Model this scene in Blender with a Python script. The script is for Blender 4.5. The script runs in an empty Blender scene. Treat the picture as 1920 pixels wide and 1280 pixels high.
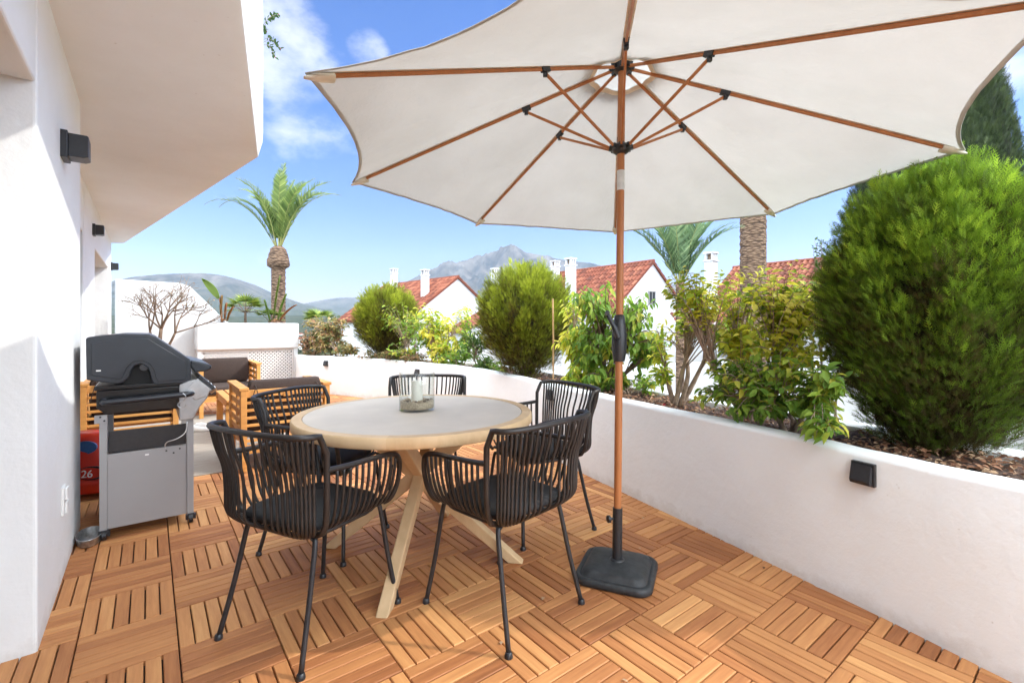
import bpy, bmesh, math, random
import numpy as np
from mathutils import Vector, Matrix
random.seed(7); rng = np.random.default_rng(7)
R = math.radians
scene = bpy.context.scene
# ------------------------------------------------------------------ camera, world, sun, exposure
FP, CX, HY, CH = 882.4, 960.0, 611.0, 1.194       # focal length in photo pixels, horizon row, eye height
cam = bpy.data.cameras.new('camera'); camo = bpy.data.objects.new('camera', cam); scene.collection.objects.link(camo)
cam.sensor_width = 36; cam.lens = FP / 1920 * 36; cam.shift_y = -29 / 1920
cam.clip_start = 0.05; cam.clip_end = 30000
camo.location = (0, 0, CH); camo.rotation_euler = (R(90), 0, 0)
scene.camera = camo
SUN = Vector((1.25, -0.02, 1.0)).normalized()      # towards the sun
el = math.asin(SUN.z); az = math.atan2(SUN.x, SUN.y)
w = bpy.data.worlds.new('World'); scene.world = w; w.use_nodes = True
nt = w.node_tree; N = nt.nodes; Lk = nt.links; N.clear()
out = N.new('ShaderNodeOutputWorld'); bg = N.new('ShaderNodeBackground'); bg.inputs[1].default_value = 0.15
sky = N.new('ShaderNodeTexSky'); sky.sky_type = 'NISHITA'; sky.sun_disc = False
sky.sun_elevation = el; sky.sun_rotation = az; sky.air_density = 1.15; sky.dust_density = 0.5; sky.ozone_density = 3.2; sky.altitude = 100
hs = N.new('ShaderNodeHueSaturation'); hs.inputs['Saturation'].default_value = 1.26; hs.inputs['Value'].default_value = 0.80
Lk.new(sky.outputs[0], hs.inputs['Color'])
tc = N.new('ShaderNodeTexCoord')
def wmath(op, a, b=None, c=None):
    n = N.new('ShaderNodeMath'); n.operation = op
    for i, x in enumerate((a, b, c)):
        if x is None: continue
        if isinstance(x, (int, float)): n.inputs[i].default_value = x
        else: Lk.new(x, n.inputs[i])
    return n.outputs[0]
def cloud_blob(px, py, lo, hi):
    d = Vector(((px - CX) / FP, 1, (HY - py) / FP)).normalized()
    dn = N.new('ShaderNodeVectorMath'); dn.operation = 'DOT_PRODUCT'; Lk.new(tc.outputs['Generated'], dn.inputs[0]); dn.inputs[1].default_value = d
    m = N.new('ShaderNodeMapRange'); m.interpolation_type = 'SMOOTHSTEP'
    Lk.new(dn.outputs['Value'], m.inputs[0]); m.inputs[1].default_value = math.cos(R(lo)); m.inputs[2].default_value = math.cos(R(hi))
    return m.outputs[0]
mp = N.new('ShaderNodeMapping'); mp.inputs['Scale'].default_value = (1, 1, 1.7); mp.inputs['Location'].default_value = (0.35, 0.2, 0.12); Lk.new(tc.outputs['Generated'], mp.inputs[0])
nz = N.new('ShaderNodeTexNoise'); nz.inputs['Scale'].default_value = 5.0; nz.inputs['Detail'].default_value = 8; nz.inputs['Roughness'].default_value = 0.55; Lk.new(mp.outputs[0], nz.inputs['Vector'])
b1 = wmath('MAXIMUM', cloud_blob(590, 215, 10, 1), cloud_blob(515, 75, 8, 1))
b1 = wmath('MAXIMUM', b1, wmath('MULTIPLY', cloud_blob(690, 95, 3.5, 0.3), 0.8))
b2 = wmath('MAXIMUM', wmath('MULTIPLY', cloud_blob(1110, 470, 6, 1), 0.55), wmath('MULTIPLY', cloud_blob(1915, 90, 6, 1), 0.9))
b3 = wmath('MAXIMUM', wmath('MULTIPLY', cloud_blob(510, 545, 7, 1), 0.75), wmath('MAXIMUM', b1, b2))
mask = N.new('ShaderNodeMapRange'); mask.interpolation_type = 'SMOOTHSTEP'
Lk.new(wmath('MULTIPLY_ADD', b3, 0.42, nz.outputs[0]), mask.inputs[0]); mask.inputs[1].default_value = 0.78; mask.inputs[2].default_value = 1.05
mx = N.new('ShaderNodeMix'); mx.data_type = 'RGBA'
Lk.new(wmath('MULTIPLY', mask.outputs[0], 0.8), mx.inputs[0]); tn = N.new('ShaderNodeVectorMath'); tn.operation = 'MULTIPLY'; Lk.new(hs.outputs[0], tn.inputs[0]); sxh = N.new('ShaderNodeSeparateXYZ'); Lk.new(tc.outputs['Generated'], sxh.inputs[0]); mrh = N.new('ShaderNodeMapRange'); Lk.new(sxh.outputs[2], mrh.inputs[0]); mrh.inputs[1].default_value = 0.0; mrh.inputs[2].default_value = 0.40
mxh = N.new('ShaderNodeMix'); mxh.data_type = 'RGBA'; Lk.new(mrh.outputs[0], mxh.inputs[0]); mxh.inputs[6].default_value = (.84, .66, 1.0, 1); mxh.inputs[7].default_value = (.82, .88, 1.26, 1); Lk.new(mxh.outputs[2], tn.inputs[1]); Lk.new(tn.outputs[0], mx.inputs[6]); mx.inputs[7].default_value = (5.0, 5.1, 5.4, 1)
# unseen bright cloud added behind the camera and overhead to lift the ambient light
sxw = N.new('ShaderNodeSeparateXYZ'); Lk.new(tc.outputs['Generated'], sxw.inputs[0])
mrb = N.new('ShaderNodeMapRange'); mrb.interpolation_type = 'SMOOTHSTEP'; Lk.new(wmath('SUBTRACT', wmath('MULTIPLY', sxw.outputs[2], 1.05), wmath('MULTIPLY', sxw.outputs[1], 0.8)), mrb.inputs[0]); mrb.inputs[1].default_value = 0.12; mrb.inputs[2].default_value = 0.65
nz2 = N.new('ShaderNodeTexNoise'); nz2.inputs['Scale'].default_value = 2.2; nz2.inputs['Detail'].default_value = 7; Lk.new(mp.outputs[0], nz2.inputs['Vector'])
mrc = N.new('ShaderNodeMapRange'); mrc.interpolation_type = 'SMOOTHSTEP'; Lk.new(nz2.outputs[0], mrc.inputs[0]); mrc.inputs[1].default_value = 0.28; mrc.inputs[2].default_value = 0.50
mx2 = N.new('ShaderNodeMix'); mx2.data_type = 'RGBA'; Lk.new(wmath('MULTIPLY', mrb.outputs[0], mrc.outputs[0]), mx2.inputs[0]); Lk.new(mx.outputs[2], mx2.inputs[6]); mx2.inputs[7].default_value = (27.5, 29.5, 31.0, 1)
Lk.new(mx2.outputs[2], bg.inputs[0]); Lk.new(bg.outputs[0], out.inputs[0])
sl = bpy.data.lights.new('sun', 'SUN'); sl.energy = 2.0; sl.use_shadow = True; sl.angle = R(0.8); sl.color = (1, 0.94, 0.86)
so = bpy.data.objects.new('sun', sl); scene.collection.objects.link(so)
so.rotation_euler = (-SUN).to_track_quat('-Z', 'Y').to_euler(); so.location = (8, -2, 12)
vs = scene.view_settings; vs.view_transform = 'Standard'; vs.look = 'None'; vs.gamma = 1; vs.exposure = 0.62
try:
    scene.cycles.volume_bounces = 1; scene.cycles.transparent_max_bounces = 12
except Exception: pass

# ------------------------------------------------------------------ helpers
YAW = 0.65755
Bv = Vector((math.cos(YAW), math.sin(YAW), 0)); Jv = Vector((-math.sin(YAW), math.cos(YAW), 0))
def at(px, py, d):                       # photo pixel at depth d -> world
    return Vector(((px - CX) / FP * d, d, CH + (HY - py) / FP * d))
def tag(o, label=None, cat=None, group=None, kind=None):
    if label: o['label'] = label
    if cat: o['category'] = cat
    if group: o['group'] = group
    if kind: o['kind'] = kind
    return o
def link(o, parent=None):
    scene.collection.objects.link(o)
    if parent is not None: o.parent = parent
    return o
def thing(name, label, cat, loc=(0, 0, 0), rz=0, group=None):
    o = bpy.data.objects.new(name, None); o.empty_display_size = 0.1
    link(o); o.location = loc; o.rotation_euler = (0, 0, rz)
    return tag(o, label, cat, group)
def copy_tree(o, parent=None):
    c = o.copy(); scene.collection.objects.link(c)
    if parent is not None: c.parent = parent
    for ch in [x for x in bpy.data.objects if x.parent == o]: copy_tree(ch, c)
    return c

class MB:
    def __init__(s): s.v = []; s.f = []; s.r = []; s.uv = []
    def add(s, vs, fs, r=0.5, uvs=None):
        n = len(s.v); s.v += [tuple(x) for x in vs]
        for i, f in enumerate(fs):
            s.f.append(tuple(n + k for k in f)); s.r.append(r)
            if uvs: s.uv.append(uvs[i])
            else: s.uv.append(None)
    def box(s, x0, x1, y0, y1, z0, z1, r=0.5, M=None):
        vs = [Vector(p) for p in ((x0,y0,z0),(x1,y0,z0),(x1,y1,z0),(x0,y1,z0),(x0,y0,z1),(x1,y0,z1),(x1,y1,z1),(x0,y1,z1))]
        if M is not None: vs = [M @ p for p in vs]
        s.add(vs, [(0,3,2,1),(4,5,6,7),(0,1,5,4),(1,2,6,5),(2,3,7,6),(3,0,4,7)], r)
    def bar(s, a, b, wx, wz, r=0.5, up=(0, 0, 1)):          # rectangular bar from a to b
        a = Vector(a); b = Vector(b); d = (b - a); L = d.length; d.normalize()
        x = d.cross(Vector(up))
        if x.length < 1e-4: x = d.cross(Vector((1, 0, 0)))
        x.normalize(); z = x.cross(d)
        M = Matrix((x, d, z)).transposed().to_4x4(); M.translation = a
        s.box(-wx/2, wx/2, 0, L, -wz/2, wz/2, r, M)
    def prism(s, poly, y0, y1, r=0.5, M=None):              # poly in (x,z), extruded along y
        n = len(poly)
        vs = [Vector((p[0], y0, p[1])) for p in poly] + [Vector((p[0], y1, p[1])) for p in poly]
        if M is not None: vs = [M @ p for p in vs]
        fs = [tuple(range(n)), tuple(range(2*n-1, n-1, -1))] + [(i, i+n, (i+1) % n + n, (i+1) % n) for i in range(n)]
        s.add(vs, fs, r)
    def slab(s, poly, z0, z1, r=0.5):                       # poly in (x,y), extruded up
        n = len(poly)
        vs = [(p[0], p[1], z0) for p in poly] + [(p[0], p[1], z1) for p in poly]
        fs = [tuple(range(n-1, -1, -1)), tuple(range(n, 2*n))] + [(i, (i+1) % n, (i+1) % n + n, i+n) for i in range(n)]
        s.add(vs, fs, r)
    def rings(s, rings, cap=True, closed=True, r=0.5):
        n = len(rings[0]); vs = [p for q in rings for p in q]; fs = []
        for k in range(len(rings) - 1):
            for i in range(n if closed else n - 1):
                j = (i + 1) % n; fs.append((k*n+i, k*n+j, (k+1)*n+j, (k+1)*n+i))
        if cap and closed:
            fs.append(tuple(range(n-1, -1, -1))); fs.append(tuple((len(rings)-1)*n + i for i in range(n)))
        s.add(vs, fs, r)
    def lathe(s, prof, c=(0, 0, 0), n=24, r=0.5):
        s.rings([[(c[0]+rad*math.cos(2*math.pi*i/n), c[1]+rad*math.sin(2*math.pi*i/n), c[2]+z) for i in range(n)] for rad, z in prof], r=r)
    def tube(s, path, rad, n=8, closed=False, r=0.5, flat=1.0):
        P = [Vector(p) for p in path]; m = len(P)
        if not hasattr(rad, '__len__'): rad = [rad] * m
        up = None; rs = []
        for i in range(m):
            if closed: t = P[(i+1) % m] - P[i-1]
            else: t = P[min(i+1, m-1)] - P[max(i-1, 0)]
            if t.length < 1e-9: t = Vector((0, 0, 1))
            t.normalize()
            if up is None:
                up = Vector((0, 0, 1)) if abs(t.z) < 0.9 else Vector((1, 0, 0))
            x = t.cross(up)
            if x.length < 1e-5: x = t.cross(Vector((0, 1, 0.1)))
            x.normalize(); y = x.cross(t); y.normalize(); up = y
            rs.append([P[i] + (x*math.cos(2*math.pi*k/n) + y*math.sin(2*math.pi*k/n)*flat) * rad[i] for k in range(n)])
        if closed:
            vs = [p for q in rs for p in q]; fs = []
            for k in range(m):
                for i in range(n):
                    j = (i+1) % n; k2 = (k+1) % m; fs.append((k*n+i, k*n+j, k2*n+j, k2*n+i))
            s.add(vs, fs, r)
        else: s.rings(rs, r=r)
    def build(s, name, m, parent=None, smooth=False, bevel=0, seg=2, subsurf=0, solid=0):
        me = bpy.data.meshes.new(name); me.from_pydata(s.v, [], s.f)
        a = me.attributes.new('rnd', 'FLOAT', 'FACE'); a.data.foreach_set('value', s.r)
        if any(u is not None for u in s.uv):
            ul = me.uv_layers.new(name='UVMap'); k = 0; flat = []
            for f, u in zip(s.f, s.uv):
                flat += [c for p in (u if u is not None else [(0, 0)] * len(f)) for c in p]
            ul.data.foreach_set('uv', flat)
        me.validate(); me.update()
        bmh = bmesh.new(); bmh.from_mesh(me); bmesh.ops.recalc_face_normals(bmh, faces=bmh.faces); bmh.to_mesh(me); bmh.free()
        if smooth:
            me.polygons.foreach_set('use_smooth', [True] * len(me.polygons))
            if smooth != 'all':
                try: me.set_sharp_from_angle(angle=R(45))
                except Exception: pass
        o = bpy.data.objects.new(name, me); me.materials.append(m); link(o, parent)
        if solid:
            md = o.modifiers.new('solid', 'SOLIDIFY'); md.thickness = solid; md.offset = 0
        if bevel:
            md = o.modifiers.new('bevel', 'BEVEL'); md.width = bevel; md.segments = seg; md.limit_method = 'ANGLE'; md.angle_limit = R(35)
        if subsurf:
            md = o.modifiers.new('sub', 'SUBSURF'); md.levels = subsurf; md.render_levels = subsurf
        return o

def spline(pts, n=8):                    # Catmull-Rom through points
    P = [Vector(p) for p in pts]; P = [P[0]*2 - P[1]] + P + [P[-1]*2 - P[-2]]; o = []
    for i in range(1, len(P) - 2):
        for k in range(n):
            t = k / n; a, b, c, d = P[i-1], P[i], P[i+1], P[i+2]
            o.append(0.5*((2*b) + (c-a)*t + (2*a-5*b+4*c-d)*t*t + (3*b-a-3*c+d)*t**3))
    o.append(P[-2]); return o

class Leaves:                            # many small leaf-shaped faces, vectorised
    def __init__(s): s.V = []; s.F = []; s.r = []; s.n = 0
    def add(s, P, D, Nn, L, Wd, rnd, tmpl='leaf'):
        P = np.asarray(P, float); D = np.asarray(D, float); Nn = np.asarray(Nn, float)
        k = len(P); L = np.broadcast_to(L, k); Wd = np.broadcast_to(Wd, k)
        D = D / np.maximum(np.linalg.norm(D, axis=1, keepdims=True), 1e-9)
        S = np.cross(D, Nn); S /= np.maximum(np.linalg.norm(S, axis=1, keepdims=True), 1e-9); Nn = np.cross(S, D)
        if tmpl == 'leaf':
            T = np.array([(0,0,0),(.28,-.42,.10),(.62,-.40,.07),(1,0,-.14),(.62,.40,.07),(.28,.42,.10),(.3,0,0),(.65,0,-.02)])
            F = [(0,1,6),(6,1,2,7),(7,2,3),(7,3,4),(6,7,4,5),(0,6,5)]
        elif tmpl == 'blade':
            T = np.array([(0,-.5,0),(0,.5,0),(.55,.5,0.02),(.55,-.5,.02),(1,0,-.03)]); F = [(0,3,2,1),(3,4,2)]
        else:                             # 'frond' of conifer
            T = []; F = []
            def tri(a, ang, l, wd):
                c, sn = math.cos(ang), math.sin(ang); n0 = len(T)
                T.extend([(a - wd*.5*sn*0 , 0 + wd*.5*0, 0)]); T.pop()
                T.extend([(a + wd*sn, -wd*c, 0), (a - wd*sn, wd*c, 0), (a + l*c*.6 - wd*.9*sn, l*sn*.6 + wd*.9*c, 0.03), (a + l*c, l*sn, 0.05), (a + l*c*.6 + wd*.9*sn, l*sn*.6 - wd*.9*c, 0.03)])
                F.append((n0, n0+4, n0+3, n0+2, n0+1))
            tri(0, 0, 1, .028)
            for a, l in ((.12,.44),(.36,.40),(.60,.30)):
                tri(a, .75, l, .026); tri(a + .08, -.75, l, .026)
            T = np.array(T)
        m = len(T)
        V = P[:, None, :] + D[:, None, :]*(T[None, :, 0, None]*L[:, None, None]) + S[:, None, :]*(T[None, :, 1, None]*Wd[:, None, None]) + Nn[:, None, :]*(T[None, :, 2, None]*L[:, None, None])
        s.V.append(V.reshape(-1, 3)); base = s.n + np.arange(k) * m
        s.F.append((base, F)); s.r.append((np.asarray(rnd, float), len(F))); s.n += k * m
    def build(s, name, m, parent=None):
        V = np.concatenate(s.V); loops = []; starts = []; tot = []; rr = []; off = 0
        for (base, F), (rnd, nf) in zip(s.F, s.r):
            for f in F:
                A = base[:, None] + np.array(f)[None, :]; loops.append(A.ravel()); kk = len(f)
                starts.append(off + np.arange(len(base)) * kk); tot.append(np.full(len(base), kk)); off += len(base) * kk
                rr.append(rnd)
        loops = np.concatenate(loops); starts = np.concatenate(starts); tot = np.concatenate(tot); rr = np.concatenate(rr)
        me = bpy.data.meshes.new(name); me.vertices.add(len(V)); me.vertices.foreach_set('co', V.ravel().astype(np.float32))
        me.loops.add(len(loops)); me.loops.foreach_set('vertex_index', loops.astype(np.int32))
        me.polygons.add(len(starts)); me.polygons.foreach_set('loop_start', starts.astype(np.int32)); 
        try: me.polygons.foreach_set('loop_total', tot.astype(np.int32))
        except Exception: pass
        me.update(calc_edges=True)
        a = me.attributes.new('rnd', 'FLOAT', 'FACE'); a.data.foreach_set('value', rr.astype(np.float32))
        me.polygons.foreach_set('use_smooth', [True] * len(me.polygons))
        o = bpy.data.objects.new(name, me); me.materials.append(m); return link(o, parent)

# ------------------------------------------------------------------ materials
def newmat(name):
    m = bpy.data.materials.new(name); m.use_nodes = True; nt = m.node_tree
    p = nt.nodes['Principled BSDF']; return m, nt, p
def ramp(nt, src, stops):
    r = nt.nodes.new('ShaderNodeValToRGB'); nt.links.new(src, r.inputs[0]); e = r.color_ramp.elements
    e[0].position, e[0].color = stops[0][0], (*stops[0][1], 1); e[1].position, e[1].color = stops[-1][0], (*stops[-1][1], 1)
    for p, c in stops[1:-1]:
        x = e.new(p); x.color = (*c, 1)
    return r.outputs[0]
def tex(nt, kind='Object', scale=(1, 1, 1), ns=5, detail=4, rough=.5):
    t = nt.nodes.new('ShaderNodeTexCoord'); mpn = nt.nodes.new('ShaderNodeMapping'); mpn.inputs['Scale'].default_value = scale
    nt.links.new(t.outputs[kind], mpn.inputs[0]); n = nt.nodes.new('ShaderNodeTexNoise')
    n.inputs['Scale'].default_value = ns; n.inputs['Detail'].default_value = detail; n.inputs['Roughness'].default_value = rough
    nt.links.new(mpn.outputs[0], n.inputs['Vector']); return n.outputs[0]
def bump(nt, p, src, strength, dist=0.01, prev=None):
    b = nt.nodes.new('ShaderNodeBump'); b.inputs['Strength'].default_value = strength; b.inputs['Distance'].default_value = dist
    nt.links.new(src, b.inputs['Height']); 
    if prev is not None: nt.links.new(prev, b.inputs['Normal'])
    nt.links.new(b.outputs[0], p.inputs['Normal']); return b.outputs[0]
def M_simple(name, c, rough=.5, metal=0, var=.12, ns=30, bmp=0.0, bd=.002, spec=None, coat=0):
    m, nt, p = newmat(name)
    n = tex(nt, ns=ns); c2 = tuple(min(1, x*(1+var)) for x in c); c1 = tuple(x*(1-var) for x in c)
    nt.links.new(ramp(nt, n, [(.3, c1), (.7, c2)]), p.inputs['Base Color'])
    p.inputs['Roughness'].default_value = rough; p.inputs['Metallic'].default_value = metal
    if spec is not None: p.inputs['Specular IOR Level'].default_value = spec
    if coat: p.inputs['Coat Weight'].default_value = coat
    if bmp: bump(nt, p, tex(nt, ns=ns*4, detail=6), bmp, bd)
    return m
def M_plaster(name, c=(.85, .872, .870), k=1.25):
    m, nt, p = newmat(name)
    big = tex(nt, ns=1.1, detail=6, rough=.6); 
    d = tuple(x*.93 for x in c)
    nt.links.new(ramp(nt, big, [(.25, (d[0], d[1]*.985, d[2]*.965)), (.6, c), (.8, tuple(min(1, x*1.03) for x in c))]), p.inputs['Base Color'])
    src = p.inputs['Base Color'].links[0].from_socket; tcp = nt.nodes.new('ShaderNodeNewGeometry'); sp_ = nt.nodes.new('ShaderNodeSeparateXYZ'); nt.links.new(tcp.outputs['Position'], sp_.inputs[0])
    ad_ = nt.nodes.new('ShaderNodeMath'); ad_.operation = 'MULTIPLY_ADD'; nt.links.new(tex(nt, ns=9, detail=7, rough=.7), ad_.inputs[0]); ad_.inputs[1].default_value = -.22; nt.links.new(sp_.outputs[2], ad_.inputs[2])
    md_ = nt.nodes.new('ShaderNodeMapRange'); nt.links.new(ad_.outputs[0], md_.inputs[0]); md_.inputs[1].default_value = -.10; md_.inputs[2].default_value = -.045; md_.inputs[3].default_value = .28; md_.inputs[4].default_value = 0
    spk = nt.nodes.new('ShaderNodeMapRange'); nt.links.new(tex(nt, ns=38, detail=3), spk.inputs[0]); spk.inputs[1].default_value = .73; spk.inputs[2].default_value = .78; spk.inputs[4].default_value = .35
    mxx = nt.nodes.new('ShaderNodeMath'); mxx.operation = 'MAXIMUM'; nt.links.new(md_.outputs[0], mxx.inputs[0]); nt.links.new(spk.outputs[0], mxx.inputs[1])
    mm_ = nt.nodes.new('ShaderNodeMix'); mm_.data_type = 'RGBA'; nt.links.new(mxx.outputs[0], mm_.inputs[0]); nt.links.new(src, mm_.inputs[6]); mm_.inputs[7].default_value = (.42, .36, .30, 1); nt.links.new(mm_.outputs[2], p.inputs['Base Color'])
    p.inputs['Roughness'].default_value = .85; p.inputs['Specular IOR Level'].default_value = .2
    b = bump(nt, p, tex(nt, ns=3.2, detail=5, rough=.6), .35*k, .02)
    b2 = bump(nt, p, tex(nt, ns=14, detail=6, rough=.65), .35*k, .006, b)
    return m
def M_wood(name, stops, scale=(1, 1, 1), rough=.55, uv=False, grain=(3, 60, 60), varr=.35, bmp=.15):
    m, nt, p = newmat(name)
    a = nt.nodes.new('ShaderNodeAttribute'); a.attribute_name = 'rnd'
    g = tex(nt, 'UV' if uv else 'Object', grain, 1.0, 5, .6)
    mxn = nt.nodes.new('ShaderNodeMath'); mxn.operation = 'MULTIPLY_ADD'; nt.links.new(a.outputs['Fac'], mxn.inputs[0]); mxn.inputs[1].default_value = varr
    sc = nt.nodes.new('ShaderNodeMath'); sc.operation = 'MULTIPLY'; nt.links.new(g, sc.inputs[0]); sc.inputs[1].default_value = 1 - varr
    nt.links.new(sc.outputs[0], mxn.inputs[2])
    nt.links.new(ramp(nt, mxn.outputs[0], stops), p.inputs['Base Color'])
    p.inputs['Roughness'].default_value = rough; p.inputs['Specular IOR Level'].default_value = .35
    bump(nt, p, g, bmp, .002); return m
def M_leaf(name, stops, trans=.35, rough=.5, patch=0.0, ps=2.5):
    m, nt, p = newmat(name)
    a = nt.nodes.new('ShaderNodeAttribute'); a.attribute_name = 'rnd'; src = a.outputs['Fac']
    if patch:
        n = tex(nt, ns=ps, detail=3); q = nt.nodes.new('ShaderNodeMath'); q.operation = 'MULTIPLY_ADD'
        nt.links.new(n, q.inputs[0]); q.inputs[1].default_value = patch; nt.links.new(src, q.inputs[2])
        q2 = nt.nodes.new('ShaderNodeMath'); q2.operation = 'SUBTRACT'; nt.links.new(q.outputs[0], q2.inputs[0]); q2.inputs[1].default_value = patch/2; src = q2.outputs[0]
    col = ramp(nt, src, stops); nt.links.new(col, p.inputs['Base Color']); p.inputs['Roughness'].default_value = rough; p.inputs['Specular IOR Level'].default_value = .35
    if trans:
        t = nt.nodes.new('ShaderNodeBsdfTranslucent'); nt.links.new(col, t.inputs[0]); x = nt.nodes.new('ShaderNodeMixShader'); x.inputs[0].default_value = trans
        nt.links.new(p.outputs[0], x.inputs[1]); nt.links.new(t.outputs[0], x.inputs[2]); nt.links.new(x.outputs[0], nt.nodes['Material Output'].inputs[0])
    return m
mPl = M_plaster('white_plaster'); mPl2 = M_plaster('house_plaster', (.58, .59, .605), .6)
mPl3 = M_plaster('toned_plaster', (.64, .655, .66)); mDeck = M_wood('deck_wood', [(.05, (.16, .056, .02)), (.3, (.36, .136, .048)), (.55, (.52, .23, .083)), (.8, (.69, .355, .135)), (1, (.80, .46, .19))], uv=True, grain=(5, 55, 1), rough=.6, varr=.5, bmp=.25)  # first one: the white plaster toned darker so sunlit garden walls don't clip
mDeckBase = M_simple('deck_base', (.03, .018, .012), .9)
mTeak = M_wood('acacia_wood', [(.1, (.42, .17, .045)), (.5, (.62, .29, .08)), (.9, (.74, .40, .13))], grain=(8, 8, 30), varr=.3)
mTable = M_wood('pale_teak', [(.1, (.50, .32, .16)), (.5, (.68, .48, .27)), (.9, (.78, .58, .36))], grain=(14, 14, 5), varr=.3)
mPole = M_wood('pole_wood', [(.1, (.30, .105, .03)), (.5, (.42, .16, .055)), (.9, (.52, .22, .08))], grain=(40, 40, 3), varr=.2, rough=.4)
mBlack = M_simple('black_powdercoat', (.022, .023, .026), .38, var=.15, ns=60)
mRod = M_simple('black_resin', (.026, .022, .02), .42, var=.15, ns=40)
mCush = M_simple('charcoal_cushion', (.020, .020, .021), .85, var=.3, ns=120, bmp=.3)
mBrown = M_simple('brown_cushion', (.046, .029, .023), .9, var=.15, ns=90, bmp=.3)
mGreyTop = M_simple('grey_ceramic', (.63, .56, .47), .62, var=.06, ns=6)
mGrill = M_simple('grey_enamel', (.33, .325, .325), .45, var=.03, ns=4)
mLid = M_simple('charcoal_lid', (.019, .022, .028), .30, var=.08, ns=20)
mSteel = M_simple('brushed_steel', (.55, .55, .55), .28, 1.0, .1, 30)
mBase = M_simple('black_concrete', (.028, .03, .032), .55, var=.35, ns=40, bmp=.4)
mWhite = M_simple('white_lattice', (.62, .61, .60), .6, var=.04)
mWhiteP = M_simple('white_plastic', (.8, .8, .78), .35, var=.03)
mRed = M_simple('red_plastic', (.62, .035, .012), .3, var=.06, ns=5)
mFoil = M_simple('galvanised_tray', (.6, .62, .63), .3, .9, .25, 60, .6, .003)
mSoil = M_simple('soil_mulch', (.11, .065, .045), .95, var=.6, ns=45, bmp=1, bd=.02)
mCandle = M_simple('candle_wax', (.86, .82, .72), .6, var=.02)
mSand = M_simple('sand_pebbles', (.48, .38, .27), .9, var=.35, ns=120, bmp=.6, bd=.004)
mBark = M_simple('bark', (.17, .115, .08), .9, var=.4, ns=25, bmp=.6, bd=.01)
mTwig = M_simple('pale_twig', (.34, .25, .18), .85, var=.3, ns=25)
mGlassDark = M_simple('window_glass', (.03, .035, .04), .08, var=.1)
mRug = None
m, nt, p = newmat('fabric_canopy')
cl = ramp(nt, tex(nt, ns=3, detail=3), [(.3, (.51, .492, .455)), (.7, (.56, .545, .51))])
nt.links.new(cl, p.inputs['Base Color']); p.inputs['Roughness'].default_value = .9; p.inputs['Specular IOR Level'].default_value = .1
tr = nt.nodes.new('ShaderNodeBsdfTranslucent'); nt.links.new(cl, tr.inputs[0]); xs = nt.nodes.new('ShaderNodeMixShader'); xs.inputs[0].default_value = .26
nt.links.new(p.outputs[0], xs.inputs[1]); nt.links.new(tr.outputs[0], xs.inputs[2]); nt.links.new(xs.outputs[0], nt.nodes['Material Output'].inputs[0])
bump(nt, p, tex(nt, scale=(1, 1, .4), ns=7, detail=5, rough=.6), .55, .03)
mCanopy = m
mHem = M_simple('canopy_hem', (.78, .71, .58), .9, var=.08)
m, nt, p = newmat('clear_glass'); nt.nodes.remove(p); tg = nt.nodes.new('ShaderNodeBsdfTransparent'); tg.inputs[0].default_value = (.955, .975, .97, 1); gg = nt.nodes.new('ShaderNodeBsdfGlossy'); gg.inputs['Roughness'].default_value = .02
lw_ = nt.nodes.new('ShaderNodeLayerWeight'); fr_ = nt.nodes.new('ShaderNodeMath'); fr_.operation = 'POWER'; nt.links.new(lw_.outputs['Facing'], fr_.inputs[0]); fr_.inputs[1].default_value = 3.5; xg = nt.nodes.new('ShaderNodeMixShader'); fa_ = nt.nodes.new('ShaderNodeMath'); fa_.operation = 'MULTIPLY_ADD'; nt.links.new(fr_.outputs[0], fa_.inputs[0]); fa_.inputs[1].default_value = .6; fa_.inputs[2].default_value = .05; nt.links.new(fa_.outputs[0], xg.inputs[0]); nt.links.new(tg.outputs[0], xg.inputs[1]); nt.links.new(gg.outputs[0], xg.inputs[2]); nt.links.new(xg.outputs[0], nt.nodes['Material Output'].inputs[0]); mGlass = m
# barrel tile roof
m, nt, p = newmat('roof_tile')
a = nt.nodes.new('ShaderNodeAttribute'); a.attribute_name = 'rnd'
nt.links.new(ramp(nt, a.outputs['Fac'], [(0, (.10, .027, .015)), (.5, (.18, .045, .022)), (1, (.26, .092, .05))]), p.inputs['Base Color']); p.inputs['Roughness'].default_value = .85
mRoof = m

# ------------------------------------------------------------------ SETTING: terrain to the horizon
def vnoise(x, y, seed=0):
    xi = np.floor(x).astype(np.int64); yi = np.floor(y).astype(np.int64); xf = x - xi; yf = y - yi
    def h(a, b):
        n = (a * 374761393 + b * 668265263 + seed * 1274126177) & 0xffffffff
        n = ((n ^ (n >> 13)) * 1274126177) & 0xffffffff
        return ((n ^ (n >> 16)) & 0xffff) / 65535.0
    u = xf*xf*(3-2*xf); v = yf*yf*(3-2*yf)
    return (h(xi, yi)*(1-u) + h(xi+1, yi)*u)*(1-v) + (h(xi, yi+1)*(1-u) + h(xi+1, yi+1)*u)*v
def fbm(x, y, o=5, seed=0, ridged=False):
    s = 0; a = .5
    for k in range(o):
        n = vnoise(x * 2**k, y * 2**k, seed + k)
        s = s + a * ((1 - abs(2*n - 1)) if ridged else n); a *= .5
    return s
def sky_prof(pts, r0):      # photo skyline -> height of a ridge at distance r0, by azimuth
    xs_ = np.array([math.atan2(p[0]-CX, FP) for p in pts]); hs_ = np.array([(HY-p[1])/FP*math.cos(math.atan2(p[0]-CX, FP))*r0 for p in pts])
    return xs_, hs_
concha = sky_prof([(640,590),(700,556),(740,535),(770,524),(800,508),(822,499),(850,494),(880,488),(910,480),(928,474),(942,462),(958,455),(968,459),(982,471),(1010,477),(1040,484),(1070,487),(1105,490),(1140,499),(1180,512),(1260,532),(1400,548),(1600,560),(2100,585)], 7000)
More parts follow.
